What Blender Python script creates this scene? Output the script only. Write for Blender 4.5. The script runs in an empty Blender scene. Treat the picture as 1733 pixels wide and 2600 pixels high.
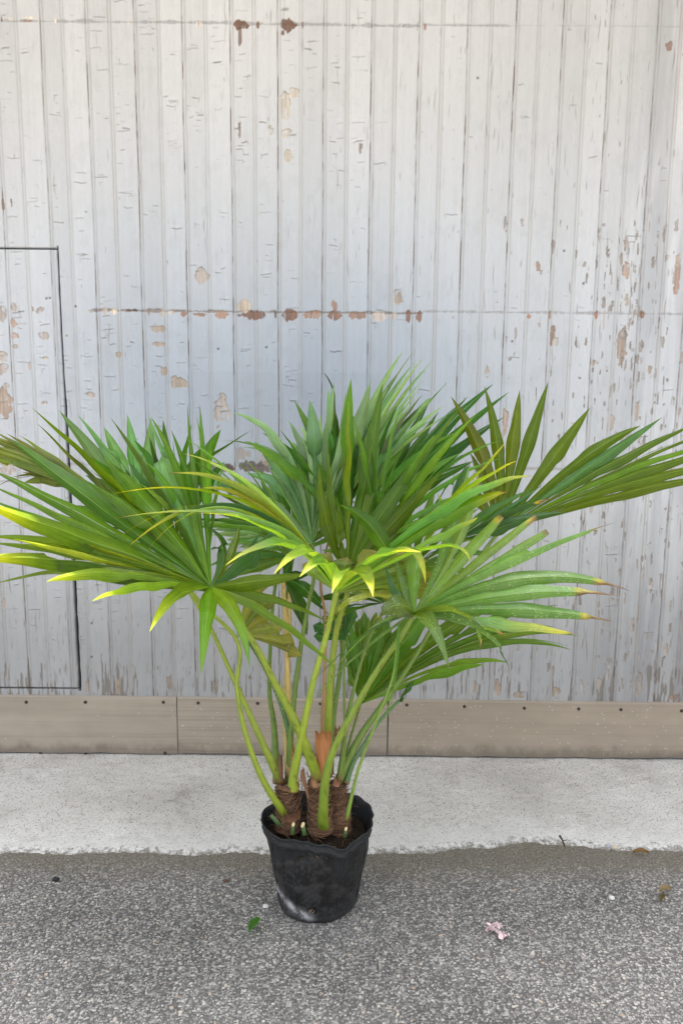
import bpy, math, random
import numpy as np
from mathutils import Vector, Matrix
R = math.radians
S = bpy.context.scene
COL = S.collection
random.seed(7); rng = np.random.default_rng(7)

# ------------------------------------------------------------------ camera
F, CX, CY = 2249.0, 866.5, 1300.0           # focal length and centre in photo pixels (1733 x 2600)
TH, RO, HC = R(10.3), R(0.55), 1.5
fw = Vector((0, math.cos(TH), -math.sin(TH))); u0 = Vector((0, math.sin(TH), math.cos(TH))); r0 = Vector((1, 0, 0))
rt = r0*math.cos(RO) + u0*math.sin(RO); up = u0*math.cos(RO) - r0*math.sin(RO)
cam = bpy.data.cameras.new('camera'); co = bpy.data.objects.new('camera', cam); COL.objects.link(co)
cam.sensor_fit = 'VERTICAL'; cam.sensor_height = 36; cam.lens = 36*F/2600; cam.clip_end = 1000; cam.clip_start = 0.02
co.matrix_world = Matrix(((rt.x, up.x, -fw.x, 0), (rt.y, up.y, -fw.y, 0), (rt.z, up.z, -fw.z, HC), (0, 0, 0, 1)))
S.camera = co
# ------------------------------------------------------------------ light
SUN_EL, SUN_AZ = R(69), R(4)
w = bpy.data.worlds.new('World'); S.world = w; w.use_nodes = True
nt = w.node_tree; sky = nt.nodes.new('ShaderNodeTexSky'); sky.sky_type = 'NISHITA'; sky.sun_disc = False
sky.sun_elevation = SUN_EL; sky.sun_rotation = SUN_AZ; sky.air_density = 1.0; sky.dust_density = 4.0; sky.ozone_density = 0.6
bg = nt.nodes['Background']; bg.inputs[1].default_value = 0.15; hs = nt.nodes.new('ShaderNodeHueSaturation'); hs.inputs['Saturation'].default_value = .27   # thin bright overcast haze
nt.links.new(sky.outputs[0], hs.inputs['Color']); nt.links.new(hs.outputs[0], bg.inputs[0])
sl = bpy.data.lights.new('sun', 'SUN'); so = bpy.data.objects.new('sun', sl); COL.objects.link(so)
sl.energy = 4.2; sl.angle = R(0.5); sl.color = (1, .95, .87)
sd = -Vector((math.cos(SUN_EL)*math.sin(SUN_AZ), math.cos(SUN_EL)*math.cos(SUN_AZ), math.sin(SUN_EL)))
so.rotation_euler = sd.to_track_quat('-Z', 'Y').to_euler(); so.location = (0, 4, 8)
vs = S.view_settings; vs.view_transform = 'Standard'; vs.look = 'None'; vs.gamma = 1; vs.exposure = 2.03
S.cycles.max_bounces = 10; S.cycles.transmission_bounces = 6

# ------------------------------------------------------------------ helpers
def ray(px, py):
    return fw + rt*((px-CX)/F) - up*((py-CY)/F)
def at(px, py, Y):                            # point on the ray of a photo pixel at distance Y
    d = ray(px, py); t = Y/d.y
    return Vector((d.x*t, Y, HC + d.z*t))
def atz(px, py, z):                           # same on a level plane
    d = ray(px, py); t = (z-HC)/d.z
    return Vector((d.x*t, d.y*t, z))
def A(x, y): return (x*.38265, 1000+y*.38265)
def B(x, y): return (500+x*.38265, 850+y*.38265)
def Cc(x, y): return (1000+x*.46747, 900+y*.46747)
def D(x, y): return (450+x*.38265, 1400+y*.38265)
def E(x, y): return (600+x*.2551, 1800+y*.2551)

def tag(o, label=None, cat=None, group=None, kind=None):
    if label: o['label'] = label
    if cat: o['category'] = cat
    if group: o['group'] = group
    if kind: o['kind'] = kind
    return o
def empty(name, loc):
    o = bpy.data.objects.new(name, None); COL.objects.link(o); o.location = loc; o.empty_display_size = .1
    return o
def obj(name, V, Fc, mat, parent=None, col=None, uv=None, smooth=True):
    """one mesh object; V world coords"""
    me = bpy.data.meshes.new(name)
    V = np.asarray(V, dtype=np.float32).reshape(-1, 3)
    org = np.zeros(3, dtype=np.float32)
    if parent is not None:
        p = parent
        while p is not None:
            org += np.array(p.location, dtype=np.float32); p = p.parent
    V = V - org
    Fa = np.asarray(Fc, dtype=np.int32) if len(Fc) and all(len(f) == len(Fc[0]) for f in (Fc if len(Fc) < 200000 else Fc[:1])) else None
    if Fa is not None and Fa.ndim == 2:
        n, k = Fa.shape
        me.vertices.add(len(V)); me.vertices.foreach_set('co', V.ravel())
        me.loops.add(n*k); me.loops.foreach_set('vertex_index', Fa.ravel())
        me.polygons.add(n); me.polygons.foreach_set('loop_start', np.arange(0, n*k, k, dtype=np.int32))
        me.update(calc_edges=True)
    else:
        me.from_pydata([tuple(map(float, v)) for v in V], [], [tuple(map(int, f)) for f in Fc])
    if smooth: me.polygons.foreach_set('use_smooth', np.ones(len(me.polygons), dtype=bool))
    if col is not None:
        a = me.color_attributes.new('Col', 'FLOAT_COLOR', 'POINT')
        c = np.ones((len(V), 4), dtype=np.float32); c[:, :3] = np.asarray(col, dtype=np.float32).reshape(-1, 3)
        a.data.foreach_set('color', c.ravel())
    if uv is not None:
        l = me.uv_layers.new(name='UVMap'); li = np.empty(len(me.loops), dtype=np.int32)
        me.loops.foreach_get('vertex_index', li)
        l.data.foreach_set('uv', np.asarray(uv, dtype=np.float32)[li].ravel())
    me.validate(); me.update()
    o = bpy.data.objects.new(name, me); COL.objects.link(o)
    if mat: me.materials.append(mat)
    if parent is not None: o.parent = parent
    return o
def grid_faces(nr, nc, wrap=False):
    i = np.arange(nr-1)[:, None]; j = np.arange(nc if wrap else nc-1)[None, :]; j2 = (j+1) % nc
    return np.stack([i*nc+j, i*nc+j2, (i+1)*nc+j2, (i+1)*nc+j], -1).reshape(-1, 4)
class MB:
    def __init__(s): s.V = []; s.F = []; s.C = []; s.U = []; s.n = 0
    def add(s, V, Fc, col=None, uv=None):
        V = np.asarray(V, dtype=float).reshape(-1, 3)
        s.V.append(V); s.F += [tuple(int(q)+s.n for q in f) for f in Fc]
        s.C.append(np.broadcast_to(np.asarray(col if col is not None else (.5, .5, .5), dtype=float), V.shape))
        s.U.append(np.asarray(uv, dtype=float) if uv is not None else np.zeros((len(V), 2)))
        s.n += len(V)
    def build(s, name, mat, parent=None, smooth=True):
        return obj(name, np.concatenate(s.V), s.F, mat, parent, np.concatenate(s.C), np.concatenate(s.U), smooth)
    def box(s, a, b, col=None):
        x0, y0, z0 = a; x1, y1, z1 = b
        V = [(x0,y0,z0),(x1,y0,z0),(x1,y1,z0),(x0,y1,z0),(x0,y0,z1),(x1,y0,z1),(x1,y1,z1),(x0,y1,z1)]
        s.add(V, [(0,3,2,1),(4,5,6,7),(0,1,5,4),(1,2,6,5),(2,3,7,6),(3,0,4,7)], col)
    def tube(s, pts, rad, n=8, col=None, flat=1.0, cap=True, flatdir=None):
        P = [Vector(p) for p in pts]; m = len(P); V = []; ref = Vector(flatdir) if flatdir else Vector((0, -1, .2))
        uv = []
        for i in range(m):
            T = (P[min(i+1, m-1)]-P[max(i-1, 0)]).normalized()
            a = T.cross(ref).normalized(); b = a.cross(T).normalized()
            for k in range(n):
                t = 2*math.pi*k/n
                V.append(P[i] + a*(rad[i]*math.cos(t)) + b*(rad[i]*flat*math.sin(t))); uv.append((k/n, i/(m-1)))
        Fc = [tuple(f) for f in grid_faces(m, n, True)]
        if cap: Fc += [tuple(range(n))[::-1], tuple(range((m-1)*n, m*n))]
        s.add([tuple(v) for v in V], Fc, col, uv)
def spline(P, n):
    P = [Vector(p) for p in P]; out = []
    Q = [P[0]*2-P[1]] + P + [P[-1]*2-P[-2]]
    segs = len(P)-1
    for i in range(n):
        t = i/(n-1)*segs; k = min(int(t), segs-1); f = t-k
        a, b, c, d = Q[k], Q[k+1], Q[k+2], Q[k+3]
        out.append(.5*((2*b)+(c-a)*f+(2*a-5*b+4*c-d)*f*f+(3*b-a-3*c+d)*f**3))
    return out
def lattice(xs, zs, sx, sz, seed):
    g = np.random.default_rng(seed)
    x = (xs-xs.min())/sx; z = (zs-zs.min())/sz
    L = g.random((int(z.max())+3, int(x.max())+3))
    ix = x.astype(int); iz = z.astype(int); fx = x-ix; fz = z-iz
    fx = fx*fx*(3-2*fx); fz = fz*fz*(3-2*fz)
    a = L[iz][:, ix]*(1-fx)+L[iz][:, ix+1]*fx; b = L[iz+1][:, ix]*(1-fx)+L[iz+1][:, ix+1]*fx
    return a*(1-fz)[:, None]+b*fz[:, None]
def fbm(xs, zs, sx, sz, seed, o=3):
    r = 0; t = 0
    for k in range(o):
        r = r+lattice(xs, zs, sx/2**k, sz/2**k, seed+k)*.5**k; t += .5**k
    return r/t
def sstep(a, b, x):
    t = np.clip((x-a)/(b-a), 0, 1); return t*t*(3-2*t)

# ------------------------------------------------------------------ materials
def mat(name):
    m = bpy.data.materials.new(name); m.use_nodes = True
    t = m.node_tree; t.nodes.clear()
    out = t.nodes.new('ShaderNodeOutputMaterial'); b = t.nodes.new('ShaderNodeBsdfPrincipled')
    t.links.new(b.outputs[0], out.inputs[0])
    return m, t, b, out
def N(t, typ, **kw):
    n = t.nodes.new(typ)
    for k, v in kw.items():
        if k.startswith('i_'): n.inputs[k[2:].replace('_', ' ')].default_value = v
        else: setattr(n, k, v)
    return n
def ramp(t, src, stops):
    r = t.nodes.new('ShaderNodeValToRGB'); e = r.color_ramp.elements
    while len(e) > 1: e.remove(e[0])
    e[0].position = stops[0][0]; e[0].color = (*stops[0][1], 1)
    for p, c in stops[1:]:
        q = e.new(p); q.color = (*c, 1)
    if src is not None: t.links.new(src, r.inputs[0])
    return r.outputs[0]
def mix(t, fac, a, b, mode='MIX'):
    n = t.nodes.new('ShaderNodeMix'); n.data_type = 'RGBA'; n.blend_type = mode
    for s, v in ((n.inputs[0], fac), (n.inputs[6], a), (n.inputs[7], b)):
        if hasattr(v, 'node'): t.links.new(v, s)
        else: s.default_value = v if not isinstance(v, tuple) else (*v, 1) if len(v) == 3 else v
    return n.outputs[2]
def mth(t, op, a, b=None, c=None):
    n = t.nodes.new('ShaderNodeMath'); n.operation = op
    for s, v in zip(n.inputs, (a, b, c)):
        if v is None: continue
        if hasattr(v, 'node'): t.links.new(v, s)
        else: s.default_value = v
    return n.outputs[0]
def coords(t, scale=(1, 1, 1), src='Object'):
    tc = t.nodes.new('ShaderNodeTexCoord'); mp = t.nodes.new('ShaderNodeMapping'); mp.inputs['Scale'].default_value = scale
    t.links.new(tc.outputs[src], mp.inputs[0]); return mp.outputs[0]
def tex(t, typ, vec, **kw):
    n = t.nodes.new(typ)
    for k, v in kw.items():
        if hasattr(n, k): setattr(n, k, v)
        else: n.inputs[k.replace('_', ' ')].default_value = v
    t.links.new(vec, n.inputs['Vector']); return n
def bump(t, b, h, st, dist=.01):
    n = t.nodes.new('ShaderNodeBump'); n.inputs['Strength'].default_value = st; n.inputs['Distance'].default_value = dist
    t.links.new(h, n.inputs['Height']); t.links.new(n.outputs[0], b.inputs['Normal']); return n
def attr(t):
    n = t.nodes.new('ShaderNodeAttribute'); n.attribute_name = 'Col'; return n.outputs['Color']

def m_vcol(name, rough=.6, nscale=60, namp=.25, bst=.15, spec=.4, stretch=(1, 1, 1), bd=.002):
    m, t, b, o = mat(name)
    v = coords(t, stretch); n = tex(t, 'ShaderNodeTexNoise', v, Scale=nscale, Detail=6.0, Roughness=.65)
    f = mth(t, 'MULTIPLY_ADD', n.outputs[0], 2*namp, 1-namp)
    c = mix(t, 1.0, attr(t), f, 'MULTIPLY'); t.links.new(c, b.inputs['Base Color'])
    b.inputs['Roughness'].default_value = rough; b.inputs['Specular IOR Level'].default_value = spec
    bump(t, b, n.outputs[0], bst, bd); return m

def m_leaf(name, spots=0.0, trans=.42, rough=.36, spec=.3):
    m, t, b, o = mat(name)
    uvn = t.nodes.new('ShaderNodeTexCoord'); sep = t.nodes.new('ShaderNodeSeparateXYZ'); t.links.new(uvn.outputs['UV'], sep.inputs[0])
    a = attr(t)
    uabs = mth(t, 'ABSOLUTE', sep.outputs[0])
    # fine parallel veins
    mp = t.nodes.new('ShaderNodeMapping'); mp.inputs['Scale'].default_value = (3.2, .5, 1); t.links.new(uvn.outputs['UV'], mp.inputs[0])
    vein = tex(t, 'ShaderNodeTexNoise', mp.outputs[0], Scale=1.6, Detail=3.0, Roughness=.7)
    mp2 = coords(t, (1, 1, 1)); blot = tex(t, 'ShaderNodeTexNoise', mp2, Scale=28, Detail=5.0, Roughness=.65)
    f1 = mth(t, 'MULTIPLY_ADD', vein.outputs[0], 1.3, .35); f2 = mth(t, 'MULTIPLY_ADD', blot.outputs[0], .6, .7)
    c = mix(t, 1.0, a, mth(t, 'MULTIPLY', f1, f2), 'MULTIPLY')
    rib = mth(t, 'LESS_THAN', uabs, .05)
    c = mix(t, mth(t, 'MULTIPLY', rib, .28), c, (.30, .42, .12))
    if spots:
        mp3 = t.nodes.new('ShaderNodeMapping'); mp3.inputs['Scale'].default_value = (2.6, 5, 1); t.links.new(uvn.outputs['UV'], mp3.inputs[0])
        vo = tex(t, 'ShaderNodeTexVoronoi', mp3.outputs[0], Scale=1.5); nq = tex(t, 'ShaderNodeTexNoise', mp2, Scale=60.0, Detail=2.0); sm = mth(t, 'LESS_THAN', vo.outputs['Distance'], mth(t, 'MULTIPLY_ADD', nq.outputs[0], .5, -.02))
        nz = tex(t, 'ShaderNodeTexNoise', mp2, Scale=22.0, Detail=2.0); sm = mth(t, 'MULTIPLY', sm, mth(t, 'GREATER_THAN', nz.outputs[0], .47))
        c = mix(t, mth(t, 'MULTIPLY', sm, spots), c, (.42, .52, .34))
    t.links.new(c, b.inputs['Base Color']); b.inputs['Roughness'].default_value = rough
    b.inputs['Specular IOR Level'].default_value = spec
    h = mth(t, 'ADD', mth(t, 'MULTIPLY', vein.outputs[0], .6), mth(t, 'MULTIPLY', blot.outputs[0], .25))
    bn = bump(t, b, h, .35, .002)
    tr = t.nodes.new('ShaderNodeBsdfTranslucent'); tc = mix(t, 1.0, c, (3.3, 2.6, .45), 'MULTIPLY'); t.links.new(tc, tr.inputs[0])
    t.links.new(bn.outputs[0], tr.inputs['Normal'])
    ms = t.nodes.new('ShaderNodeMixShader'); ms.inputs[0].default_value = trans
    t.links.new(b.outputs[0], ms.inputs[1]); t.links.new(tr.outputs[0], ms.inputs[2]); t.links.new(ms.outputs[0], o.inputs[0])
    return m

def m_asphalt():
    m, t, b, o = mat('asphalt')
    v = coords(t)
    wn = tex(t, 'ShaderNodeTexNoise', v, Scale=90.0, Detail=2.0)
    va = t.nodes.new('ShaderNodeVectorMath'); va.operation = 'MULTIPLY_ADD'; t.links.new(wn.outputs['Color'], va.inputs[0])
    va.inputs[1].default_value = (.006, .006, .006); t.links.new(v, va.inputs[2]); vd = va.outputs[0]
    def layer(scale, thr, stops):
        vo = tex(t, 'ShaderNodeTexVoronoi', vd, Scale=scale); vo.inputs['Randomness'].default_value = 1
        sp = t.nodes.new('ShaderNodeSeparateColor'); t.links.new(vo.outputs['Color'], sp.inputs[0])
        c = ramp(t, sp.outputs[0], stops)
        th = mth(t, 'MULTIPLY_ADD', sp.outputs[1], thr*.7, thr*.5)
        msk = ramp(t, mth(t, 'SUBTRACT', vo.outputs['Distance'], th), [(0, (1, 1, 1)), (.10, (0, 0, 0))])
        return c, msk, vo.outputs['Distance'], sp.outputs[2]
    cA, mA, dA, kA = layer(172, .62, [(0, (.075, .075, .075)), (.25, (.12, .118, .115)), (.5, (.175, .172, .166)), (.75, (.235, .23, .222)), (.92, (.30, .293, .28)), (1, (.40, .39, .37))])
    cB, mB, dB, kB = layer(118, .5, [(0, (.09, .09, .09)), (.5, (.2, .197, .19)), (.8, (.33, .325, .315)), (.95, (.42, .38, .33)), (1, (.3, .2, .13))])
    lo = tex(t, 'ShaderNodeTexNoise', v, Scale=2.2, Detail=4.0)
    binder = ramp(t, lo.outputs[0], [(.3, (.055, .054, .053)), (.7, (.095, .092, .088))])
    c = mix(t, mA, binder, cA)
    selB = mth(t, 'MULTIPLY', mB, mth(t, 'GREATER_THAN', kB, .55))
    c = mix(t, selB, c, cB)
    f = ramp(t, lo.outputs[0], [(.3, (1.12, 1.09, 1.05)), (.7, (1.62, 1.58, 1.52))]); c = mix(t, 1.0, c, f, 'MULTIPLY')
    # grit and earth washed up against the concrete
    sx = t.nodes.new('ShaderNodeSeparateXYZ'); t.links.new(v, sx.inputs[0])
    n2 = tex(t, 'ShaderNodeTexNoise', v, Scale=5.0, Detail=5.0, Roughness=.65)
    e = mth(t, 'ADD', sx.outputs[1], mth(t, 'MULTIPLY', n2.outputs[0], .22))
    dm = ramp(t, e, [(0, (0, 0, 0))]);
    dm = mth(t, 'MULTIPLY', mth(t, 'SMOOTHSTEP', e, 2.43, 2.56) if False else mth(t, 'MINIMUM', mth(t, 'MAXIMUM', mth(t, 'MULTIPLY', mth(t, 'SUBTRACT', e, 2.40), 7.0), 0.0), 1.0), .85)
    n3 = tex(t, 'ShaderNodeTexNoise', v, Scale=160.0, Detail=4.0, Roughness=.7)
    earth = ramp(t, n3.outputs[0], [(.3, (.06, .05, .034)), (.5, (.15, .13, .095)), (.7, (.33, .30, .245))])
    c = mix(t, dm, c, earth)
    t.links.new(c, b.inputs['Base Color']); b.inputs['Roughness'].default_value = .78; b.inputs['Specular IOR Level'].default_value = .35
    h = mth(t, 'ADD', mth(t, 'MULTIPLY', mA, .6), mth(t, 'MULTIPLY', selB, .8))
    h = mth(t, 'ADD', h, mth(t, 'MULTIPLY', n3.outputs[0], .5))
    bump(t, b, h, .8, .004); return m

def m_concrete():
    m, t, b, o = mat('concrete')
    v = coords(t)
    lo = tex(t, 'ShaderNodeTexNoise', v, Scale=2.6, Detail=5.0, Roughness=.6)
    fi = tex(t, 'ShaderNodeTexNoise', v, Scale=190.0, Detail=4.0, Roughness=.75)
    c = ramp(t, lo.outputs[0], [(.3, (.41, .388, .352)), (.5, (.50, .478, .44)), (.7, (.585, .565, .525))])
    c = mix(t, 1.0, c, ramp(t, fi.outputs[0], [(.3, (.72, .72, .72)), (.6, (1.12, 1.12, 1.12))]), 'MULTIPLY')
    for sc, thr, dens, cols in ((150, .34, .58, [(0, (.07, .065, .06)), (.4, (.16, .15, .14)), (.7, (.27, .21, .16)), (1, (.36, .33, .3))]),
                                (80, .22, .62, [(0, (.07, .065, .065)), (.45, (.2, .18, .165)), (.75, (.3, .19, .12)), (1, (.55, .52, .46))])):
        vo = tex(t, 'ShaderNodeTexVoronoi', v, Scale=float(sc)); sp = t.nodes.new('ShaderNodeSeparateColor'); t.links.new(vo.outputs['Color'], sp.inputs[0])
        k = mth(t, 'MULTIPLY', mth(t, 'LESS_THAN', vo.outputs['Distance'], thr), mth(t, 'GREATER_THAN', sp.outputs[1], dens))
        c = mix(t, mth(t, 'MULTIPLY', k, .8), c, ramp(t, sp.outputs[0], cols))
    st = tex(t, 'ShaderNodeTexNoise', v, Scale=7.0, Detail=6.0, Roughness=.7)
    sm = ramp(t, st.outputs[0], [(.56, (1, 1, 1)), (.72, (.74, .72, .71))]); c = mix(t, 1.0, c, sm, 'MULTIPLY')
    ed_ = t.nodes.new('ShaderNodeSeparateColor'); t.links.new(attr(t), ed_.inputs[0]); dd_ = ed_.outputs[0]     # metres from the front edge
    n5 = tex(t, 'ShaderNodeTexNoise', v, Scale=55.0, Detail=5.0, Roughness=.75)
    pale_edge = mth(t, 'MULTIPLY', mth(t, 'MINIMUM', mth(t, 'MAXIMUM', mth(t, 'MULTIPLY', mth(t, 'SUBTRACT', mth(t, 'MULTIPLY_ADD', n5.outputs[0], .25, .05), dd_), 7.0), 0.0), 1.0), .38)
    c = mix(t, pale_edge, c, (.72, .715, .70))  # white marks plus the open edge's brighter light, put into the colour
    em = mth(t, 'MINIMUM', mth(t, 'MAXIMUM', mth(t, 'MULTIPLY', mth(t, 'SUBTRACT', mth(t, 'MULTIPLY_ADD', n5.outputs[0], .19, -.062), dd_), 40.0), 0.0), 1.0)
    c = mix(t, mth(t, 'MULTIPLY', em, .85), c, ramp(t, fi.outputs[0], [(.3, (.07, .06, .045)), (.5, (.16, .145, .12)), (.7, (.34, .31, .27))]))
    t.links.new(c, b.inputs['Base Color']); b.inputs['Roughness'].default_value = .85; b.inputs['Specular IOR Level'].default_value = .25
    bump(t, b, fi.outputs[0], .55, .003); return m

M_wall = m_vcol('weathered_paint', .62, 140, .10, .25, .3, (1, 1, .18), .0015)
M_leaf = m_leaf('palm_leaf'); M_spot = m_leaf('spotted_palm_leaf', .36, .34, .34, .6); M_pale = m_leaf('pale_palm_leaf', 0.0, .34, .32, .6)
M_stalk = m_vcol('leaf_stalk', .42, 45, .14, .12, .45, (1, 1, .3))
M_fibre = m_vcol('trunk_fibre', .85, 210, .6, .9, .2, (1, 1, 1.2), .005)
M_sheath = m_vcol('dry_sheath', .6, 120, .28, .4, .35, (1, 1, .12))
M_pot = m_vcol('black_plastic', .5, 45, .5, .25, .25)
M_soil = m_vcol('potting_soil', .95, 220, .7, 1.0, .15, (1, 1, 1), .006)
M_plate = m_vcol('kick_plate_board', .5, 26, .10, .06, .4, (.12, 1, 1.6))
M_misc = m_vcol('found_bits', .75, 150, .2, .3, .3)
M_screw = m_vcol('rusty_screw', .6, 300, .3, .3, .4)
M_roof = m_vcol('roof_board', .8, 20, .15, .1, .3)

# ------------------------------------------------------------------ ground
WY = 3.1                                       # the wall's face
g = obj('asphalt', [(-150, -150, 0), (150, -150, 0), (150, 150, 0), (-150, 150, 0)], [(0, 1, 2, 3)], m_asphalt(), smooth=False)
tag(g, kind='structure')
xs = np.arange(-2.6, 2.6001, .008); n = 110
ed = np.array([atz(px, py, .008).y for px, py in ((0, 2168), (433, 2166), (866, 2170), (1100, 2165), (1300, 2140), (1420, 2142), (1600, 2160), (1733, 2162))])
ex = np.array([atz(px, 2165, .008).x for px in (0, 433, 866, 1100, 1300, 1420, 1600, 1733)])
edge = np.interp(xs, ex, ed) + (fbm(xs, np.array([0., .1]), .11, 1, 3, 5)[0]-.5)*.035+(fbm(xs, np.array([0., .1]), .016, 1, 5, 2)[0]-.5)*.012
tt = np.linspace(0, 1, n)[:, None]
Y = edge[None, :]*(1-tt) + (WY+.02)*tt
Z = .004 + .006*tt + np.minimum(tt*20, 1)*.004 + (fbm(xs, np.linspace(0, .7, n), .03, .03, 11, 3)-.5)*.006*np.minimum(tt*8, 1)
Z = Z*np.clip(tt*22, 0, 1)-.003*(1-np.clip(tt*22, 0, 1))
X = np.broadcast_to(xs[None, :], Y.shape)
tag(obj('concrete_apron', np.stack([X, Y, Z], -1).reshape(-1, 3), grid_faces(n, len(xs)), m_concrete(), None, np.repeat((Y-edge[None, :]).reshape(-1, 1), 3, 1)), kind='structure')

# ------------------------------------------------------------------ building: plank wall as a carved surface
bld = empty('timber_building', (0, WY, 0))
tag(bld, 'weathered pale grey timber wall of vertical boards with peeling paint behind the palm', 'building')
ROOF_Z, OVER = 3.4, .35
main = [99, 215, 338, 460, 583, 704, 822, 945, 1065, 1190, 1312, 1432, 1552, 1673]
gm = [at(p, 0, WY).x for p in main]; d0 = (gm[-1]-gm[0])/13
gm = [gm[0]-d0*k for k in range(25, 0, -1)] + gm + [gm[-1]+d0*k for k in range(1, 26)]
gi = [(a+b)/2+random.uniform(-.003, .003) for a, b in zip(gm[:-1], gm[1:])]
FX = 1.5
xf = np.arange(-FX, FX+1e-6, .0021)
xo = []
for gx in gm:
    if abs(gx) > FX+.01: xo += [gx-.012, gx-.004, gx, gx+.004, gx+.012]
for gx in gi:
    if abs(gx) > FX+.01: xo += [gx-.008, gx-.004, gx, gx+.004, gx+.008]
xs = np.array(sorted(list(xf)+xo))
zs = np.concatenate([[0, .12, .2], np.arange(.235, 2.74, .0023), np.arange(2.76, ROOF_Z+.001, .04)])
nz, nx = len(zs), len(xs)
H = np.zeros((nz, nx))
def wp(px, py):
    p = at(px, py, WY); return p.x, p.z
# board index and per-board tone
allg = np.array(sorted(gm+gi)); bid = np.searchsorted(allg, xs)
brd = np.random.default_rng(5).normal(0, .018, len(allg)+2)
lowf = fbm(xs, zs, .5, .9, 21, 4); grain = fbm(xs, zs, .008, .25, 31, 3); blot = fbm(xs, zs, .12, .2, 41, 4)
tone = (.53 + brd[bid])[None, :] * (.90 + .20*lowf) * (.96 + .08*grain)
C = np.stack([tone*.995, tone*1.0, tone*1.005], -1)
zz = zs[:, None]; xx = xs[None, :]
# old blue-grey coat in the middle, shade painted into the darker foot
cxm, czm = wp(720, 1010)
blue = np.exp(-((xx-cxm)/.78)**2-((zz-czm)/.55)**2)*(.7+.6*(lowf-.5))
C *= 1-blue[..., None]*np.array([.54, .44, .31])
warm = sstep(1.5, 2.7, zz)*np.ones_like(xx); C *= 1-warm[..., None]*np.array([.05, .10, .18])  # upper wall darker and warmer: shade under the eave put into the colour
foot = sstep(1.05, .35, zz)*(.75+.5*(lowf-.5)); C *= 1-foot[..., None]*np.array([.46, .47, .475])  # low shade from plant and dark ground painted into the boards
# washed grey weathering on the right
xr, _ = wp(1640, 1000); rgt = sstep(xr-.18, xr, xx)*sstep(.3, .6, fbm(xs, zs, .05, .6, 77, 4))
C *= 1-rgt[..., None]*np.array([.22, .22, .21])
zt = wp(500, 943)[1]; C *= 1-(.05*sstep(zt+.004, zt-.004, zz)*np.exp(-((xx-cxm)/.45)**4))[..., None]*np.ones(3)
def lerp(sl, msk, col, k=1.0):
    m = np.clip(msk*k, 0, 1)[..., None]; C[sl] = C[sl]*(1-m)+np.asarray(col)*m
dirt = fbm(xs, zs, .02, .12, 51, 3)
# grooves
for gx in gm:
    j0, j1 = np.searchsorted(xs, (gx-.02, gx+.02)); sl = (slice(None), slice(j0, j1)); d = xs[j0:j1]-gx
    wob = (fbm(np.array([0., 1.]), zs, 1, .25, int(abs(gx)*1e4) % 9999, 3)[:, :1]-.5)*.004
    dd = d[None, :]-wob
    strength = random.uniform(.55, 1.0)
    H[sl] -= .0045*np.exp(-(dd/.0021)**2); H[sl] -= .0016*np.exp(-((dd-.0095)/.0024)**2); H[sl] += .0012*np.exp(-((dd-.0055)/.003)**2)
    kk = fbm(np.array([0., 1.]), zs, 1, .05, int(abs(gx)*7e4) % 9999+3, 4)[:, :1]
    k = np.exp(-(dd/.0017)**2)*(.10+1.3*sstep(.35, .8, kk))*strength
    lerp(sl, k, (.17, .125, .09)); lerp(sl, .42*np.exp(-((dd-.0095)/.0022)**2)*(.4+dirt[sl]), (.27, .23, .18))
for gx in gi:
    j0, j1 = np.searchsorted(xs, (gx-.02, gx+.02)); sl = (slice(None), slice(j0, j1)); d = xs[j0:j1][None, :]-gx
    st = random.uniform(.4, .65)
    for o_ in (-.0045, .0045):
        H[sl] -= .0014*np.exp(-((d-o_)/.0022)**2)
        lerp(sl, st*np.exp(-((d-o_)/.0024)**2)*(.45+.6*dirt[sl]), (.30, .265, .22))
    H[sl] += .001*np.exp(-(d/.003)**2)
def win(x0, x1, z0, z1):
    a, b = np.searchsorted(xs, (x0, x1)); c, d = np.searchsorted(zs, (z0, z1))
    return (slice(c, d), slice(a, b)), xs[a:b][None, :], zs[c:d][:, None]
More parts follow.
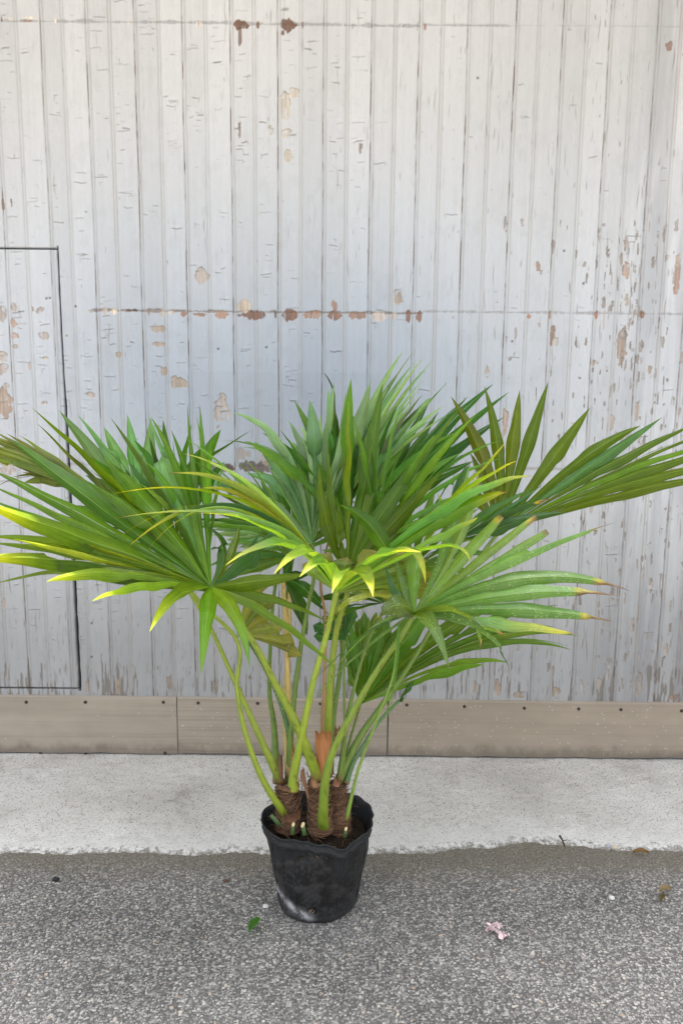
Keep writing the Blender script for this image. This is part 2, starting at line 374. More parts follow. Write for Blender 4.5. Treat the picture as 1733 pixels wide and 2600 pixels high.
# flaking cracks across the boards, left half mostly
rc = random.Random(12); clu = np.random.default_rng(8).random((40, 160))**1.5*1.8
half = np.array(sorted(gm+gi))
for k in range(12500):
    bx = rc.randrange(len(half)-1); a, b = half[bx]+.007, half[bx+1]-.007
    if b < -1.4 or a > 1.4: continue
    pxm = (a+b)/2
    dens = .95 if pxm < -.12 else (.55 if pxm < .05 else .10)
    zc = rc.uniform(.45, 2.7); dens *= clu[int(zc*9) % 40, bx % 160]
    if rc.random() > dens: continue
    L = rc.uniform(.005, .05)**1.0 if rc.random() < .5 else rc.uniform(.008, .03); x0 = rc.uniform(a, b-L) if L < b-a else a; z0 = zc
    amp = rc.uniform(0, .0016); sg = rc.uniform(-.10, .16); ph = rc.uniform(0, 6); s_ = rc.uniform(.12, .8)**1.4
    big = rc.random() < .05 and L > .018
    if big: s_ = max(s_, .6)
    sl, wx, wz = win(x0, x0+L, z0-.02, z0+.03)
    if wx.size < 2 or wz.size < 2: continue
    env = np.clip(np.minimum(wx-x0, x0+L-wx)/.006, 0, 1)
    if rc.random() < .28:                     # the flake's edge turns and runs along the grain
        h2 = rc.uniform(.006, .022); xe = x0 if rc.random() < .5 else x0+L; s3, vx, vz = win(xe-.008, xe+.008, z0-h2, z0+.002)
        if vx.size > 1 and vz.size > 1:
            k2 = np.exp(-((vx-xe-.0012*np.sin(vz*300+k))/.0013)**2)*np.clip((vz-z0+h2)/.006, 0, 1); lerp(s3, k2*s_*.8, (.18, .165, .15)); H[s3] -= k2*.0015*s_
    d = wz-(z0+sg*(wx-x0)+amp*(np.sin((wx-x0)*130+ph)+.6*np.sin((wx-x0)*310+2*ph)))
    H[sl] += env*np.where(d > 0, np.exp(-np.abs(d)/.007)*(.0045 if big else .0028), 0)*s_*1.3
    H[sl] -= env*np.exp(-((d+.002)/.0022)**2)*.002*s_
    lerp(sl, env*np.exp(-((d+.001)/(.0024 if big else .0015))**2)*s_*(.95 if big else .75), (.21, .195, .18))
# splits along the grain, right half and foot
for k in range(3600):
    x0 = rc.uniform(-1.4, 1.4); z0 = rc.uniform(.25, 2.7)
    dens = .6 if x0 > .8 else .3 if x0 > .35 else (.22 if x0 > -.05 else .1)
    if z0 < .75: dens = max(dens, .9*(1-(z0-.25)/.6)+.15)
    if rc.random() > dens: continue
    L = rc.choice((.012, .02, .03, .05, .09)); wd = rc.uniform(.0009, .0024); s_ = rc.uniform(.3, 1)
    sl, wx, wz = win(x0-.01, x0+.01, z0, z0+L)
    if wx.size < 2 or wz.size < 2: continue
    env = np.clip(np.minimum(wz-z0, z0+L-wz)/(L*.3), 0, 1)
    d = wx-x0-.0018*np.sin(wz*60+k)
    H[sl] -= env*np.exp(-(d/wd)**2)*.002*s_; H[sl] += env*np.where(d > 0, np.exp(-d/.004), 0)*.0012*s_
    lerp(sl, env*np.exp(-(d/wd)**2)*s_*(.85 if z0 < .8 or x0 > .75 else .55), (.22, .19, .165))
# dark bare foot streaks just above the kick plate
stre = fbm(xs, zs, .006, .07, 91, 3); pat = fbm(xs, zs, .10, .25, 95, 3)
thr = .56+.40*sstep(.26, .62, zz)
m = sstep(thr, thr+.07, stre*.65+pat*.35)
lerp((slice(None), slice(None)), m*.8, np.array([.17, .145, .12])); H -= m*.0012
# band of old bare dark wood behind the leaves
def ragged(px0, px1, py0, py1, col, k=.9, rag=.5, seed=0, gr=.5, hd=.0012):
    pm_ = (px0+px1)/2; x0, x1, z1, z0 = wp(px0, py0)[0], wp(px1, py0)[0], wp(pm_, py0)[1], wp(pm_, py1)[1]; hgt = z1-z0
    sl, wx, wz = win(x0-.01, x1+.01, z0-hgt*.8, z1+hgt*.8)
    if wx.size < 2 or wz.size < 2: return
    up_ = (fbm(wx[0], np.array([0., 1.]), .009, 1, 300+seed, 4)[0]-.45)*hgt*rag*1.15; dn = (fbm(wx[0], np.array([0., 1.]), .008, 1, 400+seed, 4)[0]-.45)*hgt*rag*1.15
    uu = ((wx[0]-x0)/(x1-x0)*2-1); tp_ = hgt*.55*np.clip(np.abs(uu), 0, 1)**2.5 if x1-x0 < .2 else 0; big_ = (fbm(wx[0], np.array([0., 1.]), .03, 1, 350+seed, 2)[0]-.5)*hgt*.9
    up_ = up_+big_-tp_; dn = dn+big_*.5-tp_
    m = sstep(0, .004, (z1+up_)[None, :]-wz)*sstep(0, .004, wz-(z0-dn)[None, :])
    m *= sstep(0, .006, wx-x0)*sstep(0, .006, x1-wx)
    g_ = fbm(wx[0], wz[:, 0], .006, .12, 500+seed, 3)
    cc = np.asarray(col)[None, None, :]*(1-gr+2*gr*g_)[..., None]
    mm = np.clip(m*k*sstep(.16, .36, g_+.05*(1-gr)), 0, 1)[..., None]; C[sl] = C[sl]*(1-mm)+cc*mm; H[sl] -= m*hd
RUST = (.135, .058, .025); DARK = (.10, .07, .05); TAN = (.44, .35, .27); PINK = (.50, .42, .36); CREAM = (.62, .52, .40)
sd_ = 0
def band(lst):
    global sd_
    for a in lst:
        sd_ += 1; ragged(a[0], a[1], a[2], a[3], a[4], a[5] if len(a) > 5 else .9, .5, sd_)
# top line: thin grey joint mark with rusty spots
for p0, p1, y0, y1 in ((0, 590, 51, 60), (590, 870, 57, 66), (870, 1070, 60, 70), (1070, 1310, 61, 68), (1310, 1733, 64, 69)):
    ragged(p0, p1, y0, y1, (.23, .215, .2), .6 if p0 < 1100 else .3, .3, p0+1)
band([(0, 8, 42, 58, RUST), (20, 34, 40, 56, CREAM), (46, 92, 39, 48, CREAM), (50, 94, 47, 58, (.26, .15, .09)), (134, 146, 46, 58, CREAM),
      (198, 210, 52, 64, CREAM), (322, 332, 53, 63, CREAM), (495, 516, 53, 71, CREAM), (590, 637, 52, 76, RUST), (602, 616, 76, 110, RUST, .8), (648, 661, 53, 71, RUST),
      (697, 701, 52, 74, RUST), (711, 758, 50, 80, RUST), (711, 724, 78, 90, RUST), (764, 772, 57, 71, RUST), (830, 834, 57, 70, RUST),
      (891, 898, 60, 74, (.2, .1, .06)), (1057, 1063, 55, 82, DARK), (1073, 1084, 60, 76, (.32, .15, .09)), (953, 957, 60, 72, DARK)])
# middle line
ragged(230, 1075, 788, 796, (.21, .165, .13), .8, .5, 77, .5, .002); ragged(1070, 1760, 791, 799, (.33, .32, .315), .75, .2, 78)
ragged(0, 1760, 1182, 1191, (.30, .265, .235), .55, .5, 79)
band([(259, 274, 781, 800, PINK), (279, 300, 784, 799, CREAM), (318, 352, 784, 792, DARK), (374, 382, 786, 802, (.3, .15, .09)), (402, 420, 787, 803, TAN), (424, 446, 788, 800, PINK),
      (456, 478, 786, 806, (.32, .18, .11)), (487, 534, 790, 806, (.3, .17, .1)), (540, 586, 790, 809, (.36, .22, .15)), (599, 676, 790, 810, (.18, .09, .055)),
      (600, 640, 768, 790, TAN), (694, 704, 790, 810, DARK), (712, 758, 791, 814, (.2, .1, .06)), (765, 818, 792, 810, (.34, .2, .13)), (826, 872, 790, 812, (.23, .12, .075)), (838, 858, 760, 790, (.35, .2, .13)),
      (882, 932, 792, 812, (.3, .17, .11)), (939, 986, 794, 813, PINK), (990, 1006, 796, 811, TAN), (1028, 1044, 793, 816, (.18, .09, .06)), (1052, 1072, 795, 814, (.22, .12, .08)),
      (1146, 1154, 796, 815, DARK), (1333, 1351, 793, 811, (.38, .2, .13)), (1391, 1400, 790, 810, (.3, .16, .1)), (1505, 1520, 787, 810, (.3, .15, .09)), (1530, 1537, 780, 840, (.4, .25, .17)), (1620, 1637, 790, 808, (.2, .11, .07))])
# lower line, bare boards
band([(505, 600, 1176, 1194, (.12, .1, .085)), (604, 700, 1172, 1200, (.13, .1, .08)), (715, 800, 1176, 1196, (.12, .095, .08)), (596, 640, 1130, 1172, (.35, .28, .23), .7), (660, 700, 1150, 1180, (.38, .3, .25), .7),
      (540, 600, 1180, 1200, DARK), (1640, 1733, 1186, 1202, (.45, .36, .3), .6)])
# peeled patches showing the wood
def patch(px, py, wpx, hpx, col, seed, sq=2.4, rough=.35):
    x, z = wp(px, py); sc = 3.1/F
    a, b = wpx*.5*sc*1.03, hpx*.5*sc*1.03
    sl, wx, wz = win(x-a*1.5, x+a*1.5, z-b*1.5, z+b*1.5)
    if wx.size < 2 or wz.size < 2: return
    r = (np.abs((wx-x)/a)**sq+np.abs((wz-z)/b)**sq)**(1/sq)
    r = r+(fbm(wx[0], wz[:, 0], min(.02, a), min(.02, b), 700+seed, 4)-.5)*rough*3.4
    m = sstep(1.02, .98, r); ring = np.exp(-((r-1.02)/.06)**2)
    g_ = fbm(wx[0], wz[:, 0], .006, .08, 900+seed, 3)
    cc = np.asarray(col)*(.55+.75*g_)[..., None]; cc = cc*.72+np.array([.30, .285, .27])*.28; rag2 = fbm(wx[0], wz[:, 0], .012, .02, 1700+seed, 3); m = m*(1-.8*sstep(.62, .70, rag2)); C[sl] = C[sl]*(1-m[..., None])+cc*m[..., None]
    H[sl] += -m*.0015+ring*.0016*np.where(wz > z, 1, .35)
    lerp(sl, np.exp(-((r-1.0)/.045)**2)*.55*sstep(-.2, .6, (wz-z)/b+.3*(rag2-.5)), (.17, .145, .12))
PT = [(513, 700, 38, 46, PINK, 1), (725, 266, 22, 56, CREAM, 3), (746, 236, 20, 18, CREAM, 4), (725, 340, 20, 18, CREAM, 4), (731, 396, 16, 28, CREAM, 2),
      (564, 1043, 36, 78, PINK, 2), (460, 971, 40, 28, TAN, 3.5), (402, 834, 36, 18, TAN, 2), (407, 874, 34, 12, TAN, 2), (303, 900, 16, 16, TAN, 2), (418, 943, 14, 18, TAN, 3),
      (115, 853, 22, 20, PINK, 2), (103, 788, 18, 16, PINK, 2), (36, 782, 16, 22, PINK, 2), (8, 800, 22, 40, PINK, 2), (36, 820, 16, 22, (.5, .34, .26), 2), (40, 853, 20, 16, (.5, .34, .26), 2),
      (40, 880, 16, 12, PINK, 2), (116, 909, 14, 9, CREAM, 2), (77, 928, 8, 24, PINK, 2), (8, 905, 24, 24, PINK, 2), (8, 937, 26, 26, PINK, 2), (14, 1025, 34, 62, (.48, .35, .26), 2), (229, 1002, 24, 14, PINK, 2),
      (113, 1023, 14, 9, PINK, 2), (170, 853, 9, 7, TAN, 2), (230, 790, 9, 8, CREAM, 2), (84, 785, 6, 12, TAN, 2), (425, 670, 5, 14, TAN, 3), (24, 1190, 44, 32, PINK, 2), (18, 980, 16, 14, PINK, 2),
      (1010, 755, 20, 34, TAN, 2), (1365, 678, 10, 24, (.38, .24, .16), 3), (1401, 855, 12, 44, (.3, .18, .12), 3), (1410, 868, 14, 22, (.5, .46, .4), 2), (1588, 684, 16, 44, (.48, .33, .24), 3),
      (1590, 762, 10, 28, TAN, 2), (1577, 880, 22, 80, (.40, .29, .22), 2.6), (1577, 915, 12, 40, TAN, 2), (1582, 852, 20, 24, (.3, .24, .2), 2), (1716, 705, 14, 80, (.4, .25, .18), 3), (1720, 660, 10, 30, TAN, 3), (1694, 655, 9, 12, TAN, 3),
      (1282, 1070, 14, 60, (.47, .34, .27), 3), (1617, 1045, 9, 50, TAN, 3), (1551, 1075, 13, 40, PINK, 2), (1505, 922, 9, 16, TAN, 2), (1236, 945, 10, 28, PINK, 2), (1648, 940, 9, 20, TAN, 3), (1696, 118, 14, 18, (.3, .17, .11), 3),
      (1640, 1240, 9, 30, PINK, 2), (1500, 1290, 10, 26, PINK, 2), (1410, 1760, 24, 30, (.35, .26, .18), 2.4), (1262, 1745, 16, 40, (.38, .28, .2), 3), (1205, 1745, 8, 34, (.36, .26, .19), 3), (1320, 1765, 30, 20, (.34, .27, .2), 3),
      (1620, 1740, 20, 60, (.36, .3, .25), 2.6), (1712, 1772, 26, 16, (.3, .2, .14), 3), (1690, 1650, 12, 30, TAN, 2), (1520, 1735, 10, 30, TAN, 3), (1650, 1480, 10, 28, PINK, 2), (1420, 1560, 8, 22, TAN, 2),
      (300, 1742, 10, 40, (.4, .3, .2), 3), (222, 1745, 6, 40, (.4, .3, .2), 3), (430, 1735, 12, 44, (.3, .22, .17), 3), (545, 1745, 10, 30, (.36, .28, .2), 3), (635, 1722, 9, 12, (.25, .19, .14), 2),
      (12, 1530, 12, 26, PINK, 2), (30, 515, 4, 20, (.3, .2, .14), 3), (8, 518, 7, 28, (.3, .2, .14), 3), (608, 330, 5, 34, (.3, .2, .16), 3), (915, 378, 7, 24, (.3, .22, .18), 3), (686, 328, 12, 24, (.5, .45, .33), 2)]
for i, p in enumerate(PT):
    patch(*p[:5], i, p[5])
# alligator flakes of loose paint on the right
rq = random.Random(3)
for k in range(300):
    px = rq.gauss(1600, 70) if rq.random() < .75 else rq.uniform(1250, 1733); py = rq.uniform(560, 1760)
    if px > 1765: continue
    patch(px, py, rq.choice((3, 4, 5, 8)), rq.uniform(6, 30), tuple(rq.uniform(.6, 1.1)*np.array((.40, .345, .30))), 1000+k, 4, .45)
for px, py in ((119, 758), (128, 757), (192, 778), (1431, 637), (1299, 867), (554, 886), (676, 882), (1212, 198), (233, 1583), (233, 1668)):
    x, z = wp(px, py); sl, wx, wz = win(x-.01, x+.01, z-.01, z+.01); m = np.exp(-((wx-x)**2+(wz-z)**2)/.0035**2)
    lerp(sl, m, (.05, .04, .035)); H[sl] -= m*.003
spk = np.random.default_rng(99).random((nz, nx)); lerp((slice(None), slice(None)), (spk > .9975)*.45, (.25, .23, .2))
m_ = fbm(xs, zs, .035, .05, 61, 4); C *= (1-.045*sstep(.55, .75, m_))[..., None]
# hatch cut through the boards on the left
hx0, hz1 = wp(146, 632); hx1, hz0 = wp(203, 1748)
hxl = wp(-420, 1200)[0]
hline = lambda z: hx0+(hx1-hx0)*(hz1-z)/(hz1-hz0)
he = hline(zz)
gap = .0016+.0022*sstep(1.5, 1.0, zz)
inr = (zz > hz0-.01) & (zz < hz1+.01)
he = he+(fbm(np.array([0., 1.]), zs, 1, .09, 4321, 3)[:, :1]-.5)*.004; gap = gap*(.6+.9*fbm(np.array([0., 1.]), zs, 1, .05, 4322, 3)[:, :1])
mg = np.exp(-((xx-he)/gap)**2)*inr
H += -.02*mg; lerp((slice(None), slice(None)), mg, (.03, .027, .025))
for zl in (hz0, hz1):
    k = np.exp(-((zz-zl)/.0024)**2)*((xx < he+.002) & (xx > hxl)); H -= .02*k; lerp((slice(None), slice(None)), k, (.03, .027, .025))
mg = np.exp(-((xx-hxl)/.003)**2)*inr; H -= .02*mg; lerp((slice(None), slice(None)), mg, (.03, .027, .025))
inside = (xx < he) & (xx > hxl) & (zz < hz1) & (zz > hz0); H += inside*.003
C = np.clip(C, .015, .85)
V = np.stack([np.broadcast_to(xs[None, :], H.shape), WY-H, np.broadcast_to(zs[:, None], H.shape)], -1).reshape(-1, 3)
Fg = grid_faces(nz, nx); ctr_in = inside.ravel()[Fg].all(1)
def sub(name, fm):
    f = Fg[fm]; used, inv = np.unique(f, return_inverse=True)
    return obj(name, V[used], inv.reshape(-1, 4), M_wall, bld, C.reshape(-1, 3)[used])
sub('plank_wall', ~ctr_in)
tag(sub('hatch', ctr_in), 'flush low hatch cut into the boards')
del V, Fg
xl, xr_ = xs[0], xs[-1]
rb = MB(); pc = (.4, .4, .4)
rb.box((xl, WY+.03, 0), (xl+.1, WY+5, ROOF_Z), pc); rb.box((xr_-.1, WY+.03, 0), (xr_, WY+5, ROOF_Z), pc); rb.box((xl+.1, WY+4.9, 0), (xr_-.1, WY+5, ROOF_Z), pc)
rb.build('side_wall', M_roof, bld, False)
rb = MB(); rb.box((xl-.3, WY-OVER, ROOF_Z+.003), (xr_+.3, WY+5.3, ROOF_Z+.12), (.33, .3, .27)); rb.build('roof', M_roof, bld, False)

# kick plates along the foot of the wall
def top_z(px): return wp(px, 1763+20*px/1733)[1]
def plate(px0, px1, seed, specks, streak, base):
    xs_ = np.arange(wp(px0, 1840)[0]+.001, wp(px1, 1840)[0]-.001, .0035)
    xt = np.interp(xs_, [wp(0, 1770)[0], wp(1733, 1770)[0]], [wp(0, 1763)[1], wp(1733, 1783)[1]])
    rows = np.linspace(0, 1, 90); zb = .021+(fbm(xs_, np.array([0., 1]), .12, 1, seed, 3)[0]-.5)*.010
    Zg = zb[None, :]*(1-rows[:, None])+xt[None, :]*rows[:, None]
    zr = rows*.25
    cl = np.ones((90, len(xs_)))*(.80+.26*fbm(xs_, zr, .35, .10, seed+1, 4)+.14*fbm(xs_, zr, .05, .04, seed+8, 4))
    s1 = fbm(xs_, zr, .9, .006, seed+2, 3); cl *= 1-streak*sstep(.52, .72, s1)
    Cg = cl[..., None]*np.asarray(base); rgt_ = np.random.default_rng(seed)
    s2 = fbm(xs_, zr, .8, .02, seed+5, 3); Cg = Cg*(1-.28*streak*sstep(.55, .75, s2)[..., None])
    for _ in range(specks):
        i = rgt_.integers(3, 85); j = rgt_.integers(1, len(xs_)-2); Cg[i, j:j+1] = (.62, .6, .55)
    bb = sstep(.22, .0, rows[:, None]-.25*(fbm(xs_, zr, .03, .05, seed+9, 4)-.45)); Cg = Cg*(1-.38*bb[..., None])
    Yf = np.full(Zg.shape, WY-.018)+.002*(fbm(xs_, zr, .4, .2, seed+3, 2)-.5)
    top = np.stack([xs_, np.full(len(xs_), WY+.012), xt], -1)
    Vv = np.concatenate([np.stack([np.broadcast_to(xs_, Zg.shape), Yf, Zg], -1).reshape(-1, 3), top, np.stack([xs_, np.full(len(xs_), WY+.012), zb], -1)])
    nc = len(xs_); Fq = [tuple(f) for f in grid_faces(91, nc)]
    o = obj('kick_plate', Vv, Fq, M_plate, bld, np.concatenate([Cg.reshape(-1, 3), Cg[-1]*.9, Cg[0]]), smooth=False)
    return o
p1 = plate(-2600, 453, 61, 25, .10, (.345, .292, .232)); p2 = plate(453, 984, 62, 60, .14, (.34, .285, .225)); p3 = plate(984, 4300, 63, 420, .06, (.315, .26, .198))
for px, py in ((67, 1783), (217, 1783), (415, 1783), (503, 1785), (654, 1786), (813, 1787), (1032, 1790), (1178, 1794), (1330, 1798), (1468, 1800), (1575, 1802), (1729, 1805), (103, 1913), (218, 1914), (419, 1912)):
    p = at(px, py, WY-.019); s_ = MB(); V_ = []
    for r_, y_ in ((.0001, -.0006), (.0022, -.0004), (.0022, -.0016), (.0055, -.0018), (.0062, .0008)):
        for k in range(14): V_.append((p.x+r_*math.cos(k*math.pi/7), p.y+y_, p.z+r_*math.sin(k*math.pi/7)))
    s_.add(V_, grid_faces(5, 14, True), (.045, .032, .024)); s_.build('screw', M_screw, p1 if px < 453 else p2 if px < 984 else p3)

# ------------------------------------------------------------------ potted palm
PC = Vector((atz(806, 2300, .0).x, 2.225, 0))
palm = empty('potted_palm', PC)
tag(palm, 'green fan palm with several stems in a black nursery pot before the grey wall', 'potted palm')
# pot
RZ = .268
rimpx = [(944, 2063), (932, 2040), (883, 2017), (800, 2010), (740, 2017), (694, 2037), (663, 2065), (671, 2098), (715, 2122), (779, 2135), (840, 2143), (874, 2149), (893, 2136), (932, 2112)]
rp = [atz(x, y, RZ) for x, y in rimpx]; RCn = Vector((sum(p.x for p in rp)/len(rp), sum(p.y for p in rp)/len(rp), RZ))
ang = np.array([math.atan2(p.y-RCn.y, p.x-RCn.x) for p in rp]); rr_ = np.array([(p-RCn).length for p in rp])
od = np.argsort(ang); ang = ang[od]; rr_ = rr_[od]
NT = 288; th = np.linspace(-math.pi, math.pi, NT, endpoint=False)
rimr = np.interp(th, np.r_[ang-2*math.pi, ang, ang+2*math.pi], np.r_[rr_, rr_, rr_])
k5 = np.ones(7)/7; rimr = np.convolve(np.r_[rimr[-3:], rimr, rimr[:3]], k5, 'valid')
rimr_n = rimr/rimr.mean()
TOP = (RCn.x, RCn.y)
V_ = []; Cl = []; rows = 0
PN = fbm(np.linspace(0, 1, 288), np.linspace(0, .3, 61), .035, .03, 881, 5)*.55+.45*fbm(np.linspace(0, 1, 288), np.linspace(0, .3, 61), .009, .010, 885, 3)
zl = list(np.linspace(0, RZ-.036, 60))
blk = np.array((.012, .012, .0125))
hole = E(755, 1945); hp = None
def pot_ring(z, rfun, cxy): return [(cxy[0]+rfun[i]*math.cos(th[i]), cxy[1]+rfun[i]*math.sin(th[i]), z) for i in range(NT)]
hole_th = math.atan2(-1, -.10); hole_z = .045
for z in zl:
    f = z/RZ; r = .104+(.139-.104)*f
    cxy = (PC.x*(1-f)+TOP[0]*f, PC.y*(1-f)+TOP[1]*f)
    kf_ = (f/.866)**3; rf = np.full(NT, .107+.032*f)*(1-kf_)+(rimr*.985-.0085)*kf_
    ph = (th*18/(2*math.pi)) % 1
    pan = sstep(.04, .09, ph)*sstep(.96, .91, ph)
    archtop = .205+.018*np.sqrt(np.clip(1-((ph-.5)/.46)**2, 0, 1))
    pan = pan*sstep(archtop, archtop-.006, np.full(NT, z))*sstep(.018, .024, z)
    rf = rf-.0028*pan
    if z < .012: rf = rf-.006*(1-z/.012)**2
    rf = rf+(PN[rows]-.5)*.003+.0025*np.sin(th*2+z*14)+.0012*np.sin(th*5+z*40+1)
    # drain hole
    dth = (th-hole_th+math.pi) % (2*math.pi)-math.pi
    dh = np.sqrt((dth*.11)**2+((z-hole_z)*.9)**2); hk = sstep(.0135, .010, dh); rf = rf-.016*hk
    V_ += pot_ring(z, rf, cxy)
    c = np.tile(blk, (NT, 1))*(1-.85*hk[:, None])
    # chalky residue at the lower left, dust
    a0 = math.atan2(-1, -.95); s_ = (th-a0+math.pi) % (2*math.pi)-math.pi
    zc = .056-.052*(s_+.15)*.9
    res = np.exp(-((z-zc)/.012)**2)*sstep(-.75, -.45, s_)*sstep(.78, .35, s_)
    nn = sstep(.3, .7, PN[rows])
    c = c*(1-(res*.75*(.3+1.4*nn)).clip(0, 1)[:, None])+np.array((.42, .41, .42))*(res*.75*(.3+1.4*nn)).clip(0, 1)[:, None]
    dust = .035*(nn-.3).clip(0)+.01*np.exp(-((z-.02)/.03)**2); c = c+dust[:, None]*np.array((1, .97, .95))
    Cl.append(c); rows += 1
body_rows = rows
bm = MB(); bm.add(V_, grid_faces(rows, NT, True), np.concatenate(Cl))
bm.add(pot_ring(.0015, np.full(NT, .099), PC)+[(PC.x, PC.y, .002)], [(i, (i+1) % NT, NT) for i in range(NT)], blk)
pot = bm.build('pot', M_pot, palm)
# rim: rolled, dented band, and inner wall
rm = MB(); V_ = []; prof = [(-.034, -.0078), (-.032, -.0045), (-.027, -.0030), (-.021, -.0005), (-.019, -.0028), (-.011, -.0008), (-.0085, -.0028), (-.003, .0022), (.000, .0026), (.0015, .001), (.0005, -.001), (-.01, -.005), (-.03, -.010), (-.06, -.017), (-.10, -.022)]
pin = atz(876, 2148, RZ); pth = math.atan2(pin.y-TOP[1], pin.x-TOP[0])
dp = (th-pth+math.pi) % (2*math.pi)-math.pi
zof = .004*np.sin(th+.4)+.0012*np.sin(th*3)-.008*np.exp(-(dp/.35)**2)+.0012*np.sin(th*9+1)+.0009*np.sin(th*17)+(fbm(np.linspace(0, 1, NT), np.array([0., 1.]), .03, 1, 606, 3)[0]-.5)*.006
RW = (fbm(np.linspace(0, 1, NT), np.array([0., 1.]), .05, 1, 607, 4)[0]-.5)*.012
for dz, dr in prof:
    k = 1 if dz > -.045 else .5
    for i in range(NT):
        r = rimr[i]*.985+dr+(RW[i]*(1 if dz > -.03 else .4)+.0009*math.sin(th[i]*23+dz*400) if dz < 0 else RW[i])
        V_.append((TOP[0]+r*math.cos(th[i]), TOP[1]+r*math.sin(th[i]), RZ+dz+zof[i]*k))
cc = np.tile(np.array((.017, .0175, .019)), (len(V_), 1))*(.8+.5*rng.random((len(V_), 1)))
rm.add(V_, grid_faces(len(prof), NT, True), cc); rm.build('rim', M_pot, pot)
# soil
sm = MB(); nr = 46; V_ = []; 
sx = np.linspace(-.16, .16, 130); ns = fbm(sx, sx, .03, .03, 8, 4); ns2 = fbm(sx, sx, .008, .008, 9, 2)
SZ = .222
def soil_h(x, y):
    i = int(np.clip((x+.16)/.32*129, 0, 129)); j = int(np.clip((y+.16)/.32*129, 0, 129))
    return SZ+(ns[j, i]-.5)*.02+(ns2[j, i]-.5)*.012
cs = []
for a in range(nr):
    f = a/(nr-1)
    for i in range(0, NT, 2):
        r = (rimr[i]*.985-.018)*f; x, y = r*math.cos(th[i]), r*math.sin(th[i])
        V_.append((TOP[0]+x, TOP[1]+y, soil_h(x, y))); v = random.random(); cs.append(np.array((.028, .019, .013))*(.5+v))
sm.add(V_, grid_faces(nr, NT//2, True), cs)
for _ in range(260):
    r = .12*math.sqrt(random.random()); a = random.uniform(0, 6.28); x, y = r*math.cos(a), r*math.sin(a); s = random.uniform(.0015, .005); z = soil_h(x, y)
    P = [(TOP[0]+x+s*random.uniform(.6, 1.2)*u_, TOP[1]+y+s*random.uniform(.6, 1.2)*v_, z+s*random.uniform(.4, 1)*w_) for u_, v_, w_ in ((1,0,0),(-1,0,0),(0,1,0),(0,-1,0),(0,0,1),(0,0,-1))]
    k = random.uniform(.3, 1.3); sm.add(P, [(0,2,4),(2,1,4),(1,3,4),(3,0,4),(2,0,5),(1,2,5),(3,1,5),(0,3,5)], np.array((.05, .034, .022))*k)
for _ in range(40):
    r = .11*math.sqrt(random.random()); a = random.uniform(0, 6.28); x, y = r*math.cos(a), r*math.sin(a); z = soil_h(x, y)+.003
    L = random.uniform(.015, .04); b_ = random.uniform(0, 6.28); p0 = Vector((TOP[0]+x, TOP[1]+y, z))
    sm.tube([p0, p0+Vector((math.cos(b_)*L*.5, math.sin(b_)*L*.5, .005)), p0+Vector((math.cos(b_+.5)*L, math.sin(b_+.5)*L, 0))], [.0006]*3, 4, (.2, .13, .08))
sm.build('soil', M_soil, palm)
# trunks wrapped in fibre
def trunk(px, r0_, r1_, ytop, Yd, seed):
    base = atz(px[0], px[1], SZ-.01) if False else at(px[0], px[1], Yd); top = at(ytop[0], ytop[1], Yd)
    n_, m_ = 40, 40; V_ = []; cs = []; g_ = random.Random(seed)
    lx = np.linspace(0, 1, m_); nz_ = fbm(lx, np.linspace(0, 1, n_), .2, .06, seed, 3)
    for a in range(n_):
        f = a/(n_-1); c = base.lerp(top, f); r = r0_+(r1_-r0_)*f**.6
        for b in range(m_):
            t = 2*math.pi*b/m_; bb = nz_[a, b]*(1-b/m_)+nz_[a, 0]*(b/m_)
            q = r*(1+(bb-.5)*.34); V_.append((c.x+q*math.cos(t), c.y+q*math.sin(t), c.z)); cs.append(np.array((.15, .08, .045))*(.35+1.3*bb))
    mb = MB(); mb.add(V_, grid_faces(n_, m_, True)[:], cs)
    mb.add([V_[(n_-1)*m_+b] for b in range(m_)], [tuple(range(m_))], (.08, .05, .03))
    for _ in range(150):
        f = g_.uniform(.02, .98); c = base.lerp(top, f); r = (r0_+(r1_-r0_)*f**.6)*1.06; a0 = g_.uniform(0, 6.28); da = g_.uniform(.8, 3.2); sl_ = g_.uniform(-.3, .3) if g_.random() < .5 else g_.uniform(-1.2, 1.2)
        P = [Vector((c.x+(r+g_.uniform(0, .003))*math.cos(a0+da*q/9), c.y+(r+g_.uniform(0, .003))*math.sin(a0+da*q/9), c.z+sl_*r*da*q/9+g_.uniform(-.0025, .0025))) for q in range(10)]
        mb.tube(P, [g_.uniform(.0005, .0011)]*10, 4, np.array((.24, .14, .085))*g_.uniform(.35, 1.3))
    for _ in range(70):
        f = g_.uniform(.1, 1); c = base.lerp(top, f); r = (r0_+(r1_-r0_)*f**.6); a0 = g_.uniform(0, 6.28); L = g_.uniform(.008, .034)
        d = Vector((math.cos(a0), math.sin(a0), 0)); p0 = c+d*r; mb.tube([p0, p0+d*L*.5+Vector((0, 0, .006)), p0+d*L+Vector((0, 0, g_.uniform(-.01, .012)))], [.0008, .0006, .0003], 4, (.1, .06, .035))
    return mb.build('trunk', M_fibre, palm)
YL, YM = 2.19, 2.17
trunk((733, 2105), .034, .027, (728, 1990), YL, 1)
trunk((815, 2110), .033, .026, (806, 1985), YM, 2)
trunk((860, 2112), .032, .025, (852, 1990), YM+.03, 3)

